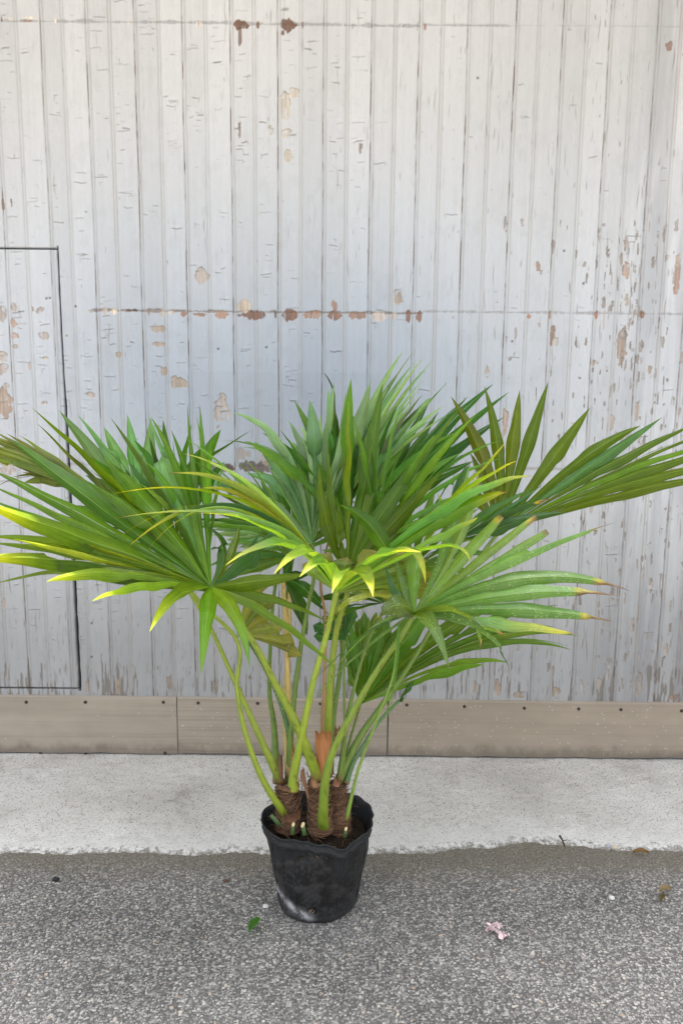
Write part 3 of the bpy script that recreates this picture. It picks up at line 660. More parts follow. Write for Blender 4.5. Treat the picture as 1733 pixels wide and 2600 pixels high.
# ---- fronds
GREEN = (.105, .21, .014); DEEP = (.036, .115, .016); PALE = (.12, .26, .09); OLIVE = (.085, .135, .010); YEL = (.20, .29, .03); LIME = (.30, .40, .03)  # LIME: sunlight on leaf ends put into the tip colour
STALK = (.18, .26, .022); STALK2 = (.095, .17, .022); TANS = (.40, .32, .11); BRN = (.17, .09, .04)
WS = 1.17
def frond(hub, segs, col, petiole=None, fuse=.42, wmax=.022, pleat=.62, material=None, bow=.04, seed=0, prad=(.011, .006), pcol=STALK, tipcol=None, tipamt=.5, label=None, thorns=True, fill=0, pflat=.7, cjit=.26, hubr=.03):
    """a fan leaf: hub ((px,py),Y); segs [dict or (tip,Y[,via,viaY])] in order round the fan"""
    g_ = random.Random(seed)
    Hh = at(*hub[0], hub[1]); S_ = []
    for s in segs:
        s = dict(s) if isinstance(s, dict) else dict(t=s[0], Y=s[1], v=s[2] if len(s) > 2 else None, vY=s[3] if len(s) > 3 else None)
        T = at(*s['t'], s['Y'])
        if s.get('v') is not None: Vv = at(*s['v'], s['vY'] if s.get('vY') else (hub[1]+s['Y'])/2)
        else:
            L = (T-Hh).length; Vv = (Hh+T)/2+Vector((0, -.3, 1)).normalized()*bow*L+Vector((g_.uniform(-1, 1), g_.uniform(-1, 1), g_.uniform(-1, 1)))*.012*L
        s['P'] = (Hh, Vv*2-(Hh+T)*.5, T); S_.append(s)
    if fill:
        out = []
        for i, s in enumerate(S_):
            out.append(s)
            if i+1 < len(S_) and not s.get('nofill'):
                for k in range(fill):
                    q = (k+1)/(fill+1); n2 = dict(s); m2 = S_[i+1]
                    sc = g_.uniform(.82, 1.0)
                    P = [a.lerp(b, q) for a, b in zip(s['P'], m2['P'])]; n2['P'] = (Hh, Hh+(P[1]-Hh)*sc, Hh+(P[2]-Hh)*sc); n2['brown'] = 0; out.append(n2)
        S_ = out
    n = len(S_); K = 26; ts = np.linspace(0, 1, K)
    Cv = np.zeros((n, K, 3))
    for i, s in enumerate(S_):
        a, b, c = (np.array(p) for p in s['P']); q = ts[:, None]
        Cv[i] = a*(1-q)**2+2*b*q*(1-q)+c*q*q
    mb = MB(); uvs = None
    for i, s in enumerate(S_):
        T = np.gradient(Cv[i], axis=0); T /= np.linalg.norm(T, axis=1)[:, None]+1e-9
        L = np.linalg.norm(np.diff(Cv[i], axis=0), axis=1).sum()
        wm = s.get('w', wmax)*WS*g_.uniform(.9, 1.1); tf = s.get('f', fuse)*g_.uniform(.92, 1.06)
        gp = {}
        for sg in (-1, 1):
            j = i+sg
            gp[sg] = (Cv[j]-Cv[i]) if 0 <= j < n else None
        if gp[-1] is None and gp[1] is None: gp[1] = np.cross(T, np.array([0., -1, .3]))*.03*ts[:, None]
        if gp[-1] is None: gp[-1] = -gp[1]
        if gp[1] is None: gp[1] = -gp[-1]
        kf = int(tf*(K-1)); nrm = np.cross(gp[1][kf]-gp[-1][kf], T[kf]); 
        if np.linalg.norm(nrm) < 1e-6: nrm = np.array([0, -1., 0])
        nrm /= np.linalg.norm(nrm)
        if nrm[1] > 0: nrm = -nrm
        if 'n' in s: nrm = np.array(s['n'], dtype=float); nrm -= T[K//2]*np.dot(nrm, T[K//2]); nrm /= np.linalg.norm(nrm)
        tw = s.get('tw', g_.uniform(-.35, .35))
        jit = g_.uniform(1-cjit, 1+cjit); hue = g_.uniform(-.2, .22); base = np.array(s.get('c', col))*jit*np.array((1+hue, 1, 1-hue*.5))
        tip = np.array(s.get('tc', tipcol if tipcol is not None else base)); ta = s.get('ta', tipamt); br = s.get('brown', 0); bl = s.get('blunt', 0)
        lat_f = {}
        for sg in (-1, 1):
            V3 = []; U3 = []
            g0 = gp[sg]; gl = np.linalg.norm(g0, axis=1)+1e-9
            for k in range(K):
                t = ts[k]; lat = np.cross(nrm, T[k]); lat /= np.linalg.norm(lat)+1e-9
                if np.dot(lat, g0[kf]) < 0: lat = -lat
                hw_f = min(.5*gl[kf], wm)
                if t <= tf:
                    hw = min(.5*gl[k], wm*(.25+.75*t/tf)); vec = g0[k]/gl[k]*hw
                    if tf < .27: hw = wm*(.4+.6*t/tf); vec = lat*hw
                    lim = .5*gl[k] > hw+1e-6
                    if lim: vec = (g0[k]/gl[k]*.4+lat*.6)*hw
                else:
                    q = (t-tf)/(1-tf); pr = (1+.25*math.sin(min(q*2.2, 1)*math.pi)*(1-q)) * (1-q**2.3) if not bl else (1-.5*q**3)
                    hw = max(max(hw_f, wm*.55)*min(1, hw_f/(wm*.55)+q*2)*pr, .0004)
                    if tf < .27: hw = wm*pr+.0004
                    if br and t > 1-br and not bl: hw *= .38+.25*g_.random()
                    bd_ = min(1, q*4) if tf >= .27 else 1; d0_ = g0[kf]/gl[kf]
                    a_ = tw*q; l2 = lat*math.cos(a_)+nrm*math.sin(a_)*sg
                    dv = d0_*(1-bd_)+l2*bd_; dv /= np.linalg.norm(dv)+1e-9; vec = dv*hw
                hw *= 1+.05*math.sin(k*1.1+i*2.3)+.03*math.sin(k*2.7+i)
                pd = pleat*hw
                rip = nrm*(.10*hw*math.sin(k*.9+i*1.7)*min(1, t*2))
                m_ = Cv[i][k]+nrm*pd*.5+rip; e_ = Cv[i][k]+vec-nrm*pd*.5+rip*1.6
                V3 += [m_, m_*.5+e_*.5+nrm*pd*.06, e_]; U3 += [(0, t*L*12), (.5*sg, t*L*12), (sg, t*L*12)]
            cc = []
            for k in range(K):
                t = ts[k]; c = base.copy()
                c = c*(1.12-.2*min(1, t/.25)) if t < .25 else c*.95
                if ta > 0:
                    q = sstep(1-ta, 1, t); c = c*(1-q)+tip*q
                for e_ in (0, .5, 1):
                    c2 = c*(1.06, 1.0, .84)[int(e_*2)]  # midrib lighter; fold edges carry the pleat shade in their colour
                    if br and t > 1-br*(1+.25*e_*sg+.12*math.sin(i*3+k)):
                        c2 = np.array((.19, .115, .065))*(.35+1.0*g_.random())
                    elif br and t > 1-br*1.28: c2 = np.array((.36, .34, .04))
                    cc.append(c2)
            Fq = grid_faces(K, 3)
            if sg < 0: Fq = Fq[:, ::-1]
            mb.add(V3, Fq, cc, U3)
    fr = mb.build('frond', material or M_leaf, palm)
    if label: fr['label'] = label
    if petiole:
        pts = [at(*p[0], p[1]) for p in petiole]+[Hh]
        stalk(pts, prad, pcol, fr, seed, thorns, pflat)
    return fr
def stalk(pts, prad, pcol, parent, seed, thorns=True, pflat=.7, name='petiole'):
    g_ = random.Random(seed+50); Kn = 56; sp = spline(pts, Kn)
    rad = [prad[1]*.82+(prad[0]-prad[1]*.82)*(1-i/(Kn-1))**2.6 for i in range(Kn)]
    pm = MB(); n0 = 10
    c0 = np.array(pcol); cs = []
    for i in range(Kn):
        f = i/(Kn-1)
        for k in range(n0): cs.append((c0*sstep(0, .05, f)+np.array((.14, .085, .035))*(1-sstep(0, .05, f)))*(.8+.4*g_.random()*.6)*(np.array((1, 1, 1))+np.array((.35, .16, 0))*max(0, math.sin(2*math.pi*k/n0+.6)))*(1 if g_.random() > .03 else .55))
    pm.tube(sp, rad, n0, np.concatenate([np.array(cs)]), pflat)
    if thorns:
        for i in range(3, Kn-6):
            for sg in (-1, 1):
                if g_.random() < .55: continue
                T = (sp[i+1]-sp[i-1]).normalized(); a = T.cross(Vector((0, -1, .2))).normalized(); b = a.cross(T)
                p = sp[i]+a*sg*rad[i]*.92; L = g_.uniform(.004, .0105)
                q = p+a*sg*L+T*L*.6
                c1 = T*.0012; 
                pm.add([p-c1-b*.0008, p+c1-b*.0008, p+b*.001, q], [(0, 1, 3), (1, 2, 3), (2, 0, 3)], (.34, .26, .06))
    return pm.build(name, M_stalk, parent)

# back row first
# pale leaf behind, centre left
frond((B(560, 1270), 2.62), [(A(1290, 500), 2.72), (A(1380, 450), 2.74), (B(20, 930), 2.75), (B(110, 955), 2.75), (B(340, 965), 2.75), (B(480, 925), 2.72), (B(560, 1040), 2.7), (B(640, 1080), 2.66), (B(700, 970), 2.6)],
      PALE, [(D(740, 1500), 2.2), (D(715, 1000), 2.3), (D(745, 500), 2.45), (B(590, 1500), 2.58)], .6, .02, material=M_pale, seed=1, fill=1, pcol=TANS, prad=(.011, .0065))
frond((B(600, 1330), 2.58), [(B(60, 1160), 2.6), (B(-10, 1250), 2.6), (B(100, 1330), 2.58), (B(170, 1400), 2.56), (B(300, 1450), 2.55), (B(330, 1530), 2.52), (B(420, 1580), 2.5)],
      PALE, [(D(660, 1540), 2.19), (D(640, 1150), 2.28), (D(610, 880), 2.38), (D(640, 300), 2.52)], .5, .018, material=M_pale, seed=2, fill=1, pcol=STALK2, prad=(.011, .006))
# left back fan, pale, upright
frond((A(960, 860), 2.42), [(A(395, 112), 2.5, A(700, 500)), (A(515, 138), 2.5, A(780, 460)), (A(692, 222), 2.52), (A(845, 138), 2.52), (A(1002, 165), 2.52), (A(1140, 365), 2.5), (A(1215, 430), 2.5), (A(1330, 545), 2.48), dict(t=B(352, 640), Y=2.3, v=A(1230, 550), vY=2.36, c=DEEP, w=.017, f=.2)],
      (.105, .24, .06), [(D(690, 1540), 2.19), (D(560, 1260), 2.2), (D(400, 905), 2.25), (D(230, 530), 2.32), (D(80, 270), 2.37)], .5, .024, material=M_pale, seed=3, prad=(.012, .006), fill=0, tipamt=.0)
# far left olive fan
frond((A(800, 760), 2.3), [(A(130, 275), 2.35), (A(-60, 235), 2.3), (A(-90, 290), 2.28), (A(-100, 350), 2.26), (A(-80, 420), 2.24, A(350, 560)), (A(-20, 615), 2.25, A(330, 545)), (A(150, 520), 2.3)],
      (.13, .155, .02), [(D(760, 1800), 2.19), (D(690, 1710), 2.155), (D(560, 1500), 2.14), (D(450, 1200), 2.15), (D(395, 900), 2.17), (D(400, 600), 2.2), (A(1300, 1350), 2.24)], .42, .026, seed=4, prad=(.013, .006), pcol=STALK, fill=1)
# centre blue-green fan
frond((B(765, 1390), 2.34), [(B(300, 1420), 2.4), (B(250, 1310), 2.42), (B(330, 1180), 2.42), (B(420, 1060), 2.42), dict(t=B(160, 705), Y=2.42, v=B(560, 850), w=.007), (B(240, 518), 2.4, B(590, 760)), (B(380, 705), 2.38, B(600, 980)), (B(490, 930), 2.36, B(590, 1100)), (B(608, 775), 2.4, B(690, 1030)), (B(605, 572), 2.45, B(740, 860)), (B(620, 708), 2.44, B(720, 930)),
      dict(t=B(745, 435), Y=2.4, v=B(780, 800), w=.0165), (B(910, 318), 2.46, B(850, 850)), dict(t=B(838, 252), Y=2.56, v=B(930, 600), c=DEEP, w=.012), (B(1000, 470), 2.4, B(900, 880)), dict(t=B(1150, 342), Y=2.42, v=B(1000, 800), w=.0145)],
      (.15, .29, .125), [(D(740, 1560), 2.2), (D(750, 1250), 2.23), (D(795, 800), 2.27), (D(860, 400), 2.3), (D(905, 170), 2.32)], .5, .0150, material=M_pale, seed=5, pcol=STALK2, fill=1)
# tall narrow-fingered fan
frond((B(900, 1270), 2.42), [dict(t=B(1040, 425), Y=2.5, w=.009), (B(985, 380), 2.5), (B(1365, 112), 2.42, B(1080, 640)), (B(1445, 95), 2.44, B(1110, 640)), (B(1500, 150), 2.44, B(1130, 700)), (B(1556, 175), 2.46, B(1160, 720)), (B(1480, 345), 2.48, B(1180, 780)), dict(t=B(1492, 400), Y=2.4, v=B(1230, 740), c=OLIVE), (Cc(290, 150), 2.4, B(1270, 740)), (Cc(355, 285), 2.42, B(1260, 850)), dict(t=B(1568, 560), Y=2.4, v=B(1250, 820), w=.008)],
      (.17, .32, .13), [(D(980, 1480), 2.2), (D(965, 1180), 2.22), (D(975, 850), 2.26), (D(980, 440), 2.32), (D(950, 170), 2.36)], .4, .0125, material=M_pale, seed=6, pcol=(.24, .15, .06), prad=(.01, .004), fill=1)
# dark broad fan right of centre
frond((B(1140, 1230), 2.6), [(B(900, 560), 2.7), (B(1020, 500), 2.7), (B(1370, 475), 2.72), (B(1548, 428), 2.7), (Cc(240, 310), 2.68), (Cc(400, 228), 2.66), (Cc(535, 162), 2.64), (Cc(622, 205), 2.62), (Cc(600, 338), 2.6), (Cc(545, 375), 2.58), (Cc(430, 580), 2.56), (Cc(320, 640), 2.54)],
      DEEP, [(D(1010, 1480), 2.22), (D(1035, 1100), 2.3), (D(1090, 700), 2.4), (D(1090, 300), 2.5)], .42, .0195, seed=7, pcol=STALK2)
# right back olive fan
frond((Cc(570, 960), 2.5), [(Cc(395, 705), 2.6), (Cc(412, 535), 2.6, Cc(500, 740)), (Cc(308, 228), 2.58, Cc(490, 590)), (Cc(490, 172), 2.58, Cc(570, 580)), (Cc(680, 196), 2.56), (Cc(835, 150), 2.54), (Cc(1062, 288), 2.5, Cc(830, 610)), (Cc(1335, 388), 2.44, Cc(980, 600)),
      dict(t=Cc(1452, 342), Y=2.42, v=Cc(1020, 640), c=(.07, .17, .07)), (Cc(1640, 372), 2.38, Cc(1100, 640)), (Cc(1820, 370), 2.32, Cc(1160, 650)), dict(t=Cc(1860, 450), Y=2.28, v=Cc(1190, 655), c=GREEN), dict(t=Cc(1900, 480), Y=2.25, v=Cc(1200, 690), w=.02), dict(t=Cc(1900, 575), Y=2.22, v=Cc(1200, 725), w=.021), dict(t=Cc(1840, 640), Y=2.2, v=Cc(1180, 775), w=.021)],
      OLIVE, [(D(1050, 1560), 2.2), (D(1200, 1250), 2.24), (D(1350, 1030), 2.28), (D(1560, 725), 2.34), (Cc(330, 1280), 2.42)], .5, .0150, seed=8, pcol=STALK2, prad=(.013, .007), cjit=.08)
# low fan behind the right stalks
frond((D(1215, 1015), 2.42), [(D(1130, 760), 2.46), (D(1150, 480), 2.5), (D(1270, 430), 2.5), (D(1400, 400), 2.5), (Cc(240, 1330), 2.5), dict(t=Cc(890, 1362), Y=2.46, v=Cc(400, 1500), w=.010), dict(t=Cc(1000, 1530), Y=2.4, v=Cc(450, 1560), w=.011), dict(t=Cc(960, 1605), Y=2.36, v=Cc(430, 1590), w=.010), dict(t=Cc(485, 1683), Y=2.3, v=Cc(200, 1740), w=.03)],
      (.085, .185, .016), [(D(1105, 1680), 2.2), (D(1125, 1350), 2.26), (D(1180, 1130), 2.36)], .5, .021, seed=9, pcol=STALK2, prad=(.006, .004), fill=1)
frond((D(1112, 590), 2.32), [(D(905, 560), 2.36), (D(900, 490), 2.38), (D(960, 430), 2.4), (D(1040, 370), 2.4), (D(1110, 330), 2.4), (D(1180, 380), 2.4)],
      (.04, .12, .03), [(D(1080, 1720), 2.2), (D(1110, 1300), 2.22), (D(1105, 900), 2.26)], .8, .022, seed=10, pcol=STALK2, prad=(.005, .0035))
frond((D(1213, 1012), 2.47), [(D(1128, 700), 2.52), (D(1120, 540), 2.54), (D(1165, 440), 2.55), (D(1240, 400), 2.55), (D(1320, 400), 2.55), (D(1400, 440), 2.54), (D(1480, 500), 2.53), (D(1560, 590), 2.52), (D(1600, 690), 2.5)],
      (.075, .17, .014), None, .78, .022, seed=51, fill=1, cjit=.12)
# yellow-green leaf low left
frond((D(410, 555), 2.26), [(D(560, 150), 2.3, D(470, 360)), (D(640, 290), 2.3), (D(620, 420), 2.3), (D(700, 500), 2.28), (D(780, 620), 2.26), (D(822, 692), 2.25)],
      (.15, .19, .035), [(D(770, 1600), 2.2), (D(735, 1200), 2.24), (D(640, 900), 2.28), (D(500, 640), 2.28)], .8, .03, seed=11, pcol=(.05, .13, .04), prad=(.009, .005), tipamt=.3, tipcol=(.2, .2, .05), pleat=.2)
frond((D(700, 180), 2.38), [(D(760, 60), 2.4), (D(880, 150), 2.4), (D(1010, 425), 2.36, D(850, 250)), (D(860, 560), 2.36, D(800, 360))], DEEP, [(D(770, 1580), 2.22), (D(740, 1000), 2.28), (D(722, 550), 2.33)], .35, .02, seed=12, pcol=TANS, prad=(.0105, .0075))
# centre folded leaf (underside of the blade towards us)
frond((B(1000, 1575), 2.13), [(B(808, 860), 2.12, B(860, 1250)), (B(862, 680), 2.18, B(920, 1150)), dict(t=B(935, 1125), Y=2.1, v=B(930, 1380), w=.024), (B(1000, 430), 2.22, B(1010, 1000)), (B(958, 740), 2.26), (B(1228, 325), 2.24, B(1130, 900)), dict(t=B(1130, 590), Y=2.26, v=B(1120, 1020)), dict(t=Cc(355, 290), Y=2.2, v=B(1300, 1080), w=.024, f=.3), dict(t=Cc(250, 640), Y=2.2, v=B(1340, 1200), w=.025, f=.3), dict(t=Cc(120, 900), Y=2.2)],
      (.085, .15, .012), [(D(1000, 1480), 2.16), (D(1000, 1180), 2.17), (D(1015, 850), 2.17), (D(1050, 560), 2.17), (D(1085, 420), 2.16), (B(1000, 1700), 2.14)], .40, .0165, seed=13, pcol=STALK, prad=(.012, .008), pleat=.22)
# yellowish underside of the front leaf and dark blades behind it
frond((B(930, 1712), 2.07), [(B(700, 1520), 2.1), (B(800, 1460), 2.1), (B(1000, 1480), 2.1), (B(1200, 1440), 2.1), (B(1380, 1440), 2.1), (B(1530, 1500), 2.1), (B(1580, 1600), 2.1), (B(1560, 1690), 2.09), (B(1400, 1740), 2.08), (B(1200, 1730), 2.06)],
      (.15, .20, .025), None, .8, .03, seed=31, pleat=.25, tipamt=.2, tipcol=(.2, .17, .04))
def spray(hub, Yh, a0, a1, L0, L1, n_, col, seed, dY=.15, wm=.013, fu=.4, pet=None, **kw):
    g_ = random.Random(seed); sg_ = []
    for k in range(n_):
        a = R(a0+(a1-a0)*(k+g_.uniform(-.25, .25))/(n_-1)); L = g_.uniform(L0, L1)
        t = (hub[0]+L*math.cos(a), hub[1]-L*math.sin(a)); sgn = 1 if math.cos(a) > 0 else -1
        v = (hub[0]+L*.55*math.cos(a)-sgn*L*.02, hub[1]-L*.55*math.sin(a)-L*g_.uniform(.02, .09))
        sg_.append(dict(t=t, Y=Yh+g_.uniform(-dY, dY), v=v))
    return frond((hub, Yh), sg_, col, pet, fu, wm, seed=seed, **kw)
spray(B(1010, 1330), 2.36, 145, 35, 260, 400, 17, (.085, .2, .028), 41, pet=[(D(1010, 1500), 2.2), (D(1030, 900), 2.28), (D(1060, 350), 2.34)], prad=(.007, .004), pcol=STALK2)
spray(B(640, 1470), 2.42, 200, 20, 150, 250, 16, (.09, .20, .05), 42, pet=[(D(740, 1530), 2.2), (D(735, 900), 2.32), (D(715, 400), 2.4)], prad=(.007, .004), pcol=STALK2)
spray(B(1420, 1560), 2.3, 165, -25, 150, 270, 18, (.085, .19, .016), 43, pet=[(D(1070, 1530), 2.2), (D(1150, 1000), 2.25), (D(1300, 520), 2.29)], prad=(.008, .0045), pcol=STALK2)
spray(B(1240, 1780), 2.34, 200, 40, 110, 230, 13, (.06, .15, .012), 44, wm=.014, fu=.6)
spray(A(1180, 1000), 2.3, 175, 60, 200, 330, 16, (.055, .15, .012), 45, wm=.015, fu=.5)
spray(B(620, 1330), 2.14, 178, 120, 170, 420, 11, (.11, .22, .03), 46, wm=.006, fu=.2)
spray(B(1190, 1380), 2.2, 100, 20, 230, 430, 13, (.085, .2, .02), 47, wm=.0085, fu=.3)
spray(A(1380, 1180), 2.16, 165, 80, 260, 430, 12, (.09, .2, .025), 48, wm=.008, fu=.35)
# centre front leaf, lip drooping to the viewer
YC = dict(c=YEL)
frond((B(925, 1705), 2.02), [
    dict(t=A(1168, 388), Y=2.08, v=B(440, 1060), vY=2.02, c=YEL, w=.009, brown=.05), dict(t=A(1110, 528), Y=2.06, v=B(420, 1085), vY=2.0, c=YEL, w=.008, brown=.04), dict(t=A(1310, 632), Y=2.04, v=B(440, 1150), vY=2.0, c=(.26, .32, .03), w=.006),
    dict(t=A(756, 662), Y=1.98, v=B(330, 1120), vY=1.98, c=GREEN, w=.008, f=.3), dict(t=A(865, 1003), Y=1.96, v=B(300, 1130), vY=1.97, c=(.08, .19, .05), w=.008, f=.3), dict(t=A(985, 1030), Y=1.95, v=B(260, 1160), vY=1.96, c=YEL, w=.004, f=.3), dict(t=A(808, 940), Y=1.94, v=B(250, 1150), vY=1.95, w=.004, f=.3, c=YEL), dict(t=A(762, 828), Y=1.92, v=B(430, 1230), vY=1.95, c=(.14, .25, .03), w=.009, f=.3, brown=.03),
    dict(t=B(-20, 1190), Y=1.93, v=B(480, 1290), vY=1.94, c=(.15, .27, .03), w=.010),
    dict(t=B(188, 1530), Y=1.80, v=B(640, 1395), vY=1.90, c=(.13, .26, .03), w=.019), dict(t=B(510, 1587), Y=1.78, v=B(765, 1445), vY=1.88, c=(.14, .26, .03), w=.016), dict(t=B(680, 1607), Y=1.77, v=B(855, 1505), vY=1.87, c=(.14, .26, .03), w=.015),
    dict(t=B(893, 1718), Y=1.76, v=B(950, 1555), vY=1.87, c=(.15, .26, .03), w=.016), dict(t=B(1168, 1742), Y=1.76, v=B(1085, 1570), vY=1.87, c=(.14, .26, .03), w=.016), dict(t=B(1487, 1442), Y=1.80, v=B(1160, 1480), vY=1.88, c=(.09, .22, .03), w=.018),
    dict(t=B(1515, 1650), Y=1.82, v=B(1340, 1420), vY=1.92, c=(.11, .23, .03), w=.011), dict(t=Cc(415, 1125), Y=1.86, v=Cc(190, 1050), vY=1.93, c=(.11, .24, .03), w=.009),
    dict(t=Cc(455, 885), Y=1.98, v=Cc(200, 1010), vY=1.98, c=(.16, .28, .03), w=.013), dict(t=Cc(612, 745), Y=1.99, v=Cc(250, 900), vY=2.0, c=(.15, .28, .025), w=.015, brown=.04), dict(t=Cc(748, 660), Y=2.0, v=Cc(300, 810), vY=2.0, c=(.10, .24, .03), w=.015, brown=.03), dict(t=Cc(662, 580), Y=2.06, v=Cc(300, 800), vY=2.05, c=GREEN, w=.012), dict(t=Cc(605, 470), Y=2.1, v=Cc(330, 760), vY=2.07, c=GREEN, w=.010)],
    (.13, .24, .03), [(D(770, 1590), 2.14), (D(770, 1500), 2.13), (D(830, 1200), 2.09), (D(900, 870), 2.06), (D(990, 550), 2.04)], .45, .02, seed=14, pcol=(.22, .32, .035), prad=(.015, .0085), tipamt=.35, tipcol=(.34, .36, .03))
frond((B(1265, 1440), 1.95), [dict(t=B(945, 1130), Y=1.97, v=B(1120, 1235), vY=1.93, w=.014, f=.1)], (.05, .13, .012), None, .1, .014, seed=33)
# right narrow dark pinnae between (fingers behind the yellow ones)
frond((Cc(330, 1010), 2.2), [dict(t=Cc(235, 755), Y=2.2, c=YEL, w=.008), (Cc(415, 580), 2.2, Cc(350, 760)), (Cc(742, 735), 2.22, Cc(520, 860)), (Cc(800, 710), 2.24, Cc(560, 880)), (Cc(820, 757), 2.22, Cc(600, 870)), dict(t=Cc(910, 772), Y=2.2, v=Cc(620, 850), brown=.2), (Cc(925, 855), 2.2, Cc(640, 910)), (Cc(720, 885), 2.18, Cc(560, 950))],
      (.05, .14, .04), None, .35, .012, seed=15, fill=0)
# left front big leaf
frond((A(1400, 1285), 2.03), [
    dict(t=D(1078, 805), Y=1.86, v=D(640, 430), vY=1.93, w=.013, f=.2), dict(t=D(982, 458), Y=1.98, v=D(620, 310), vY=2.0, w=.012, f=.2), dict(t=B(722, 1588), Y=2.0, v=B(420, 1635), vY=2.0, w=.014, f=.25), dict(t=B(500, 1295), Y=2.1, v=B(320, 1480), vY=2.06, c=DEEP, w=.022), dict(t=B(440, 1290), Y=2.14, v=B(260, 1510), vY=2.08, c=DEEP), dict(t=B(290, 1240), Y=2.2, v=B(210, 1500), vY=2.1, c=OLIVE), dict(t=A(1350, 862), Y=2.12, v=A(1480, 1060), vY=2.08, c=(.05, .12, .02)),
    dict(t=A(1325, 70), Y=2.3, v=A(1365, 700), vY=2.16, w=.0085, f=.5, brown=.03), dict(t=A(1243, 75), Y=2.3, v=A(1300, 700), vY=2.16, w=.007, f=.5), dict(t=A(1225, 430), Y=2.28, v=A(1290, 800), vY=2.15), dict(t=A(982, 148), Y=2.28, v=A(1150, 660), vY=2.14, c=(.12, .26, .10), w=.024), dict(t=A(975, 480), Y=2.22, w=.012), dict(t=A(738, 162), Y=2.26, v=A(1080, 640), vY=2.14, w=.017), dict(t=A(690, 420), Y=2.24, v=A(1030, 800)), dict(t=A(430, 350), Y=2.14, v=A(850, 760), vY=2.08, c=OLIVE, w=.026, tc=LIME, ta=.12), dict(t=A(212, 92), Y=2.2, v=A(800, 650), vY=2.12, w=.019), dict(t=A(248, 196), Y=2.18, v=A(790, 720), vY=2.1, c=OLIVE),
    dict(t=A(560, 570), Y=2.06, v=A(1000, 880), vY=2.05, w=.014), dict(t=A(75, 300), Y=2.1, v=A(700, 780), vY=2.06, w=.027, c=(.06, .135, .016)), dict(t=A(-60, 500), Y=2.04, v=A(620, 850), vY=2.04, w=.019), dict(t=A(-90, 590), Y=2.0, v=A(600, 900), vY=2.02, w=.019), dict(t=A(-100, 690), Y=1.97, v=A(600, 945), vY=2.0, w=.021), dict(t=A(-190, 700), Y=1.66, n=(.1, -.8, .6), v=A(600, 985), vY=1.95, w=.024, c=(.085, .165, .012), f=.2, tc=(.36, .42, .02), ta=.32), dict(t=A(-60, 850), Y=1.86, v=A(600, 1010), vY=1.94, c=YEL, w=.008), dict(t=A(-70, 945), Y=1.9, v=A(600, 1040), vY=1.95), dict(t=A(-60, 990), Y=1.88, v=A(600, 1075), vY=1.94),  # far-left lime end: sun and some yellowing painted into the tip
    dict(t=A(95, 963), Y=1.72, n=(.1, -.8, .6), v=A(640, 1090), vY=1.92, c=YEL, w=.008, tc=LIME), dict(t=A(-200, 1092), Y=1.65, n=(.1, -.8, .6), v=A(600, 1130), vY=1.92, w=.024, c=OLIVE, f=.2, tw=0, tc=(.36, .42, .02), ta=.3), dict(t=A(-60, 1268), Y=1.88, v=A(650, 1165), vY=1.93, w=.012), dict(t=A(310, 1246), Y=1.71, n=(.1, -.8, .6), v=A(780, 1195), vY=1.9, w=.013, c=(.09, .19, .02), tc=LIME, ta=.4), dict(t=A(612, 1374), Y=1.72, v=A(980, 1265), vY=1.9, w=.015, tc=LIME, ta=.35), dict(t=A(994, 1578), Y=1.73, v=A(1180, 1330), vY=1.9, w=.0145, f=.15, tc=LIME, ta=.5), dict(t=A(1335, 1860), Y=1.84, v=A(1370, 1500), vY=1.9, w=.0145, f=.12, tc=(.13, .28, .04), ta=.6), dict(t=D(482, 770), Y=1.84, v=D(385, 420), vY=1.9, w=.0145, f=.12, tc=(.12, .26, .05), ta=.6)],  # lime tips: sunlit look put into the colour, with some yellowing
    (.105, .205, .013), [(D(940, 1520), 2.13), (D(800, 1170), 2.09), (D(650, 880), 2.07), (D(490, 580), 2.05), (D(280, 320), 2.04)], .44, .02, seed=16, pcol=STALK, prad=(.015, .0075), tipamt=.0)
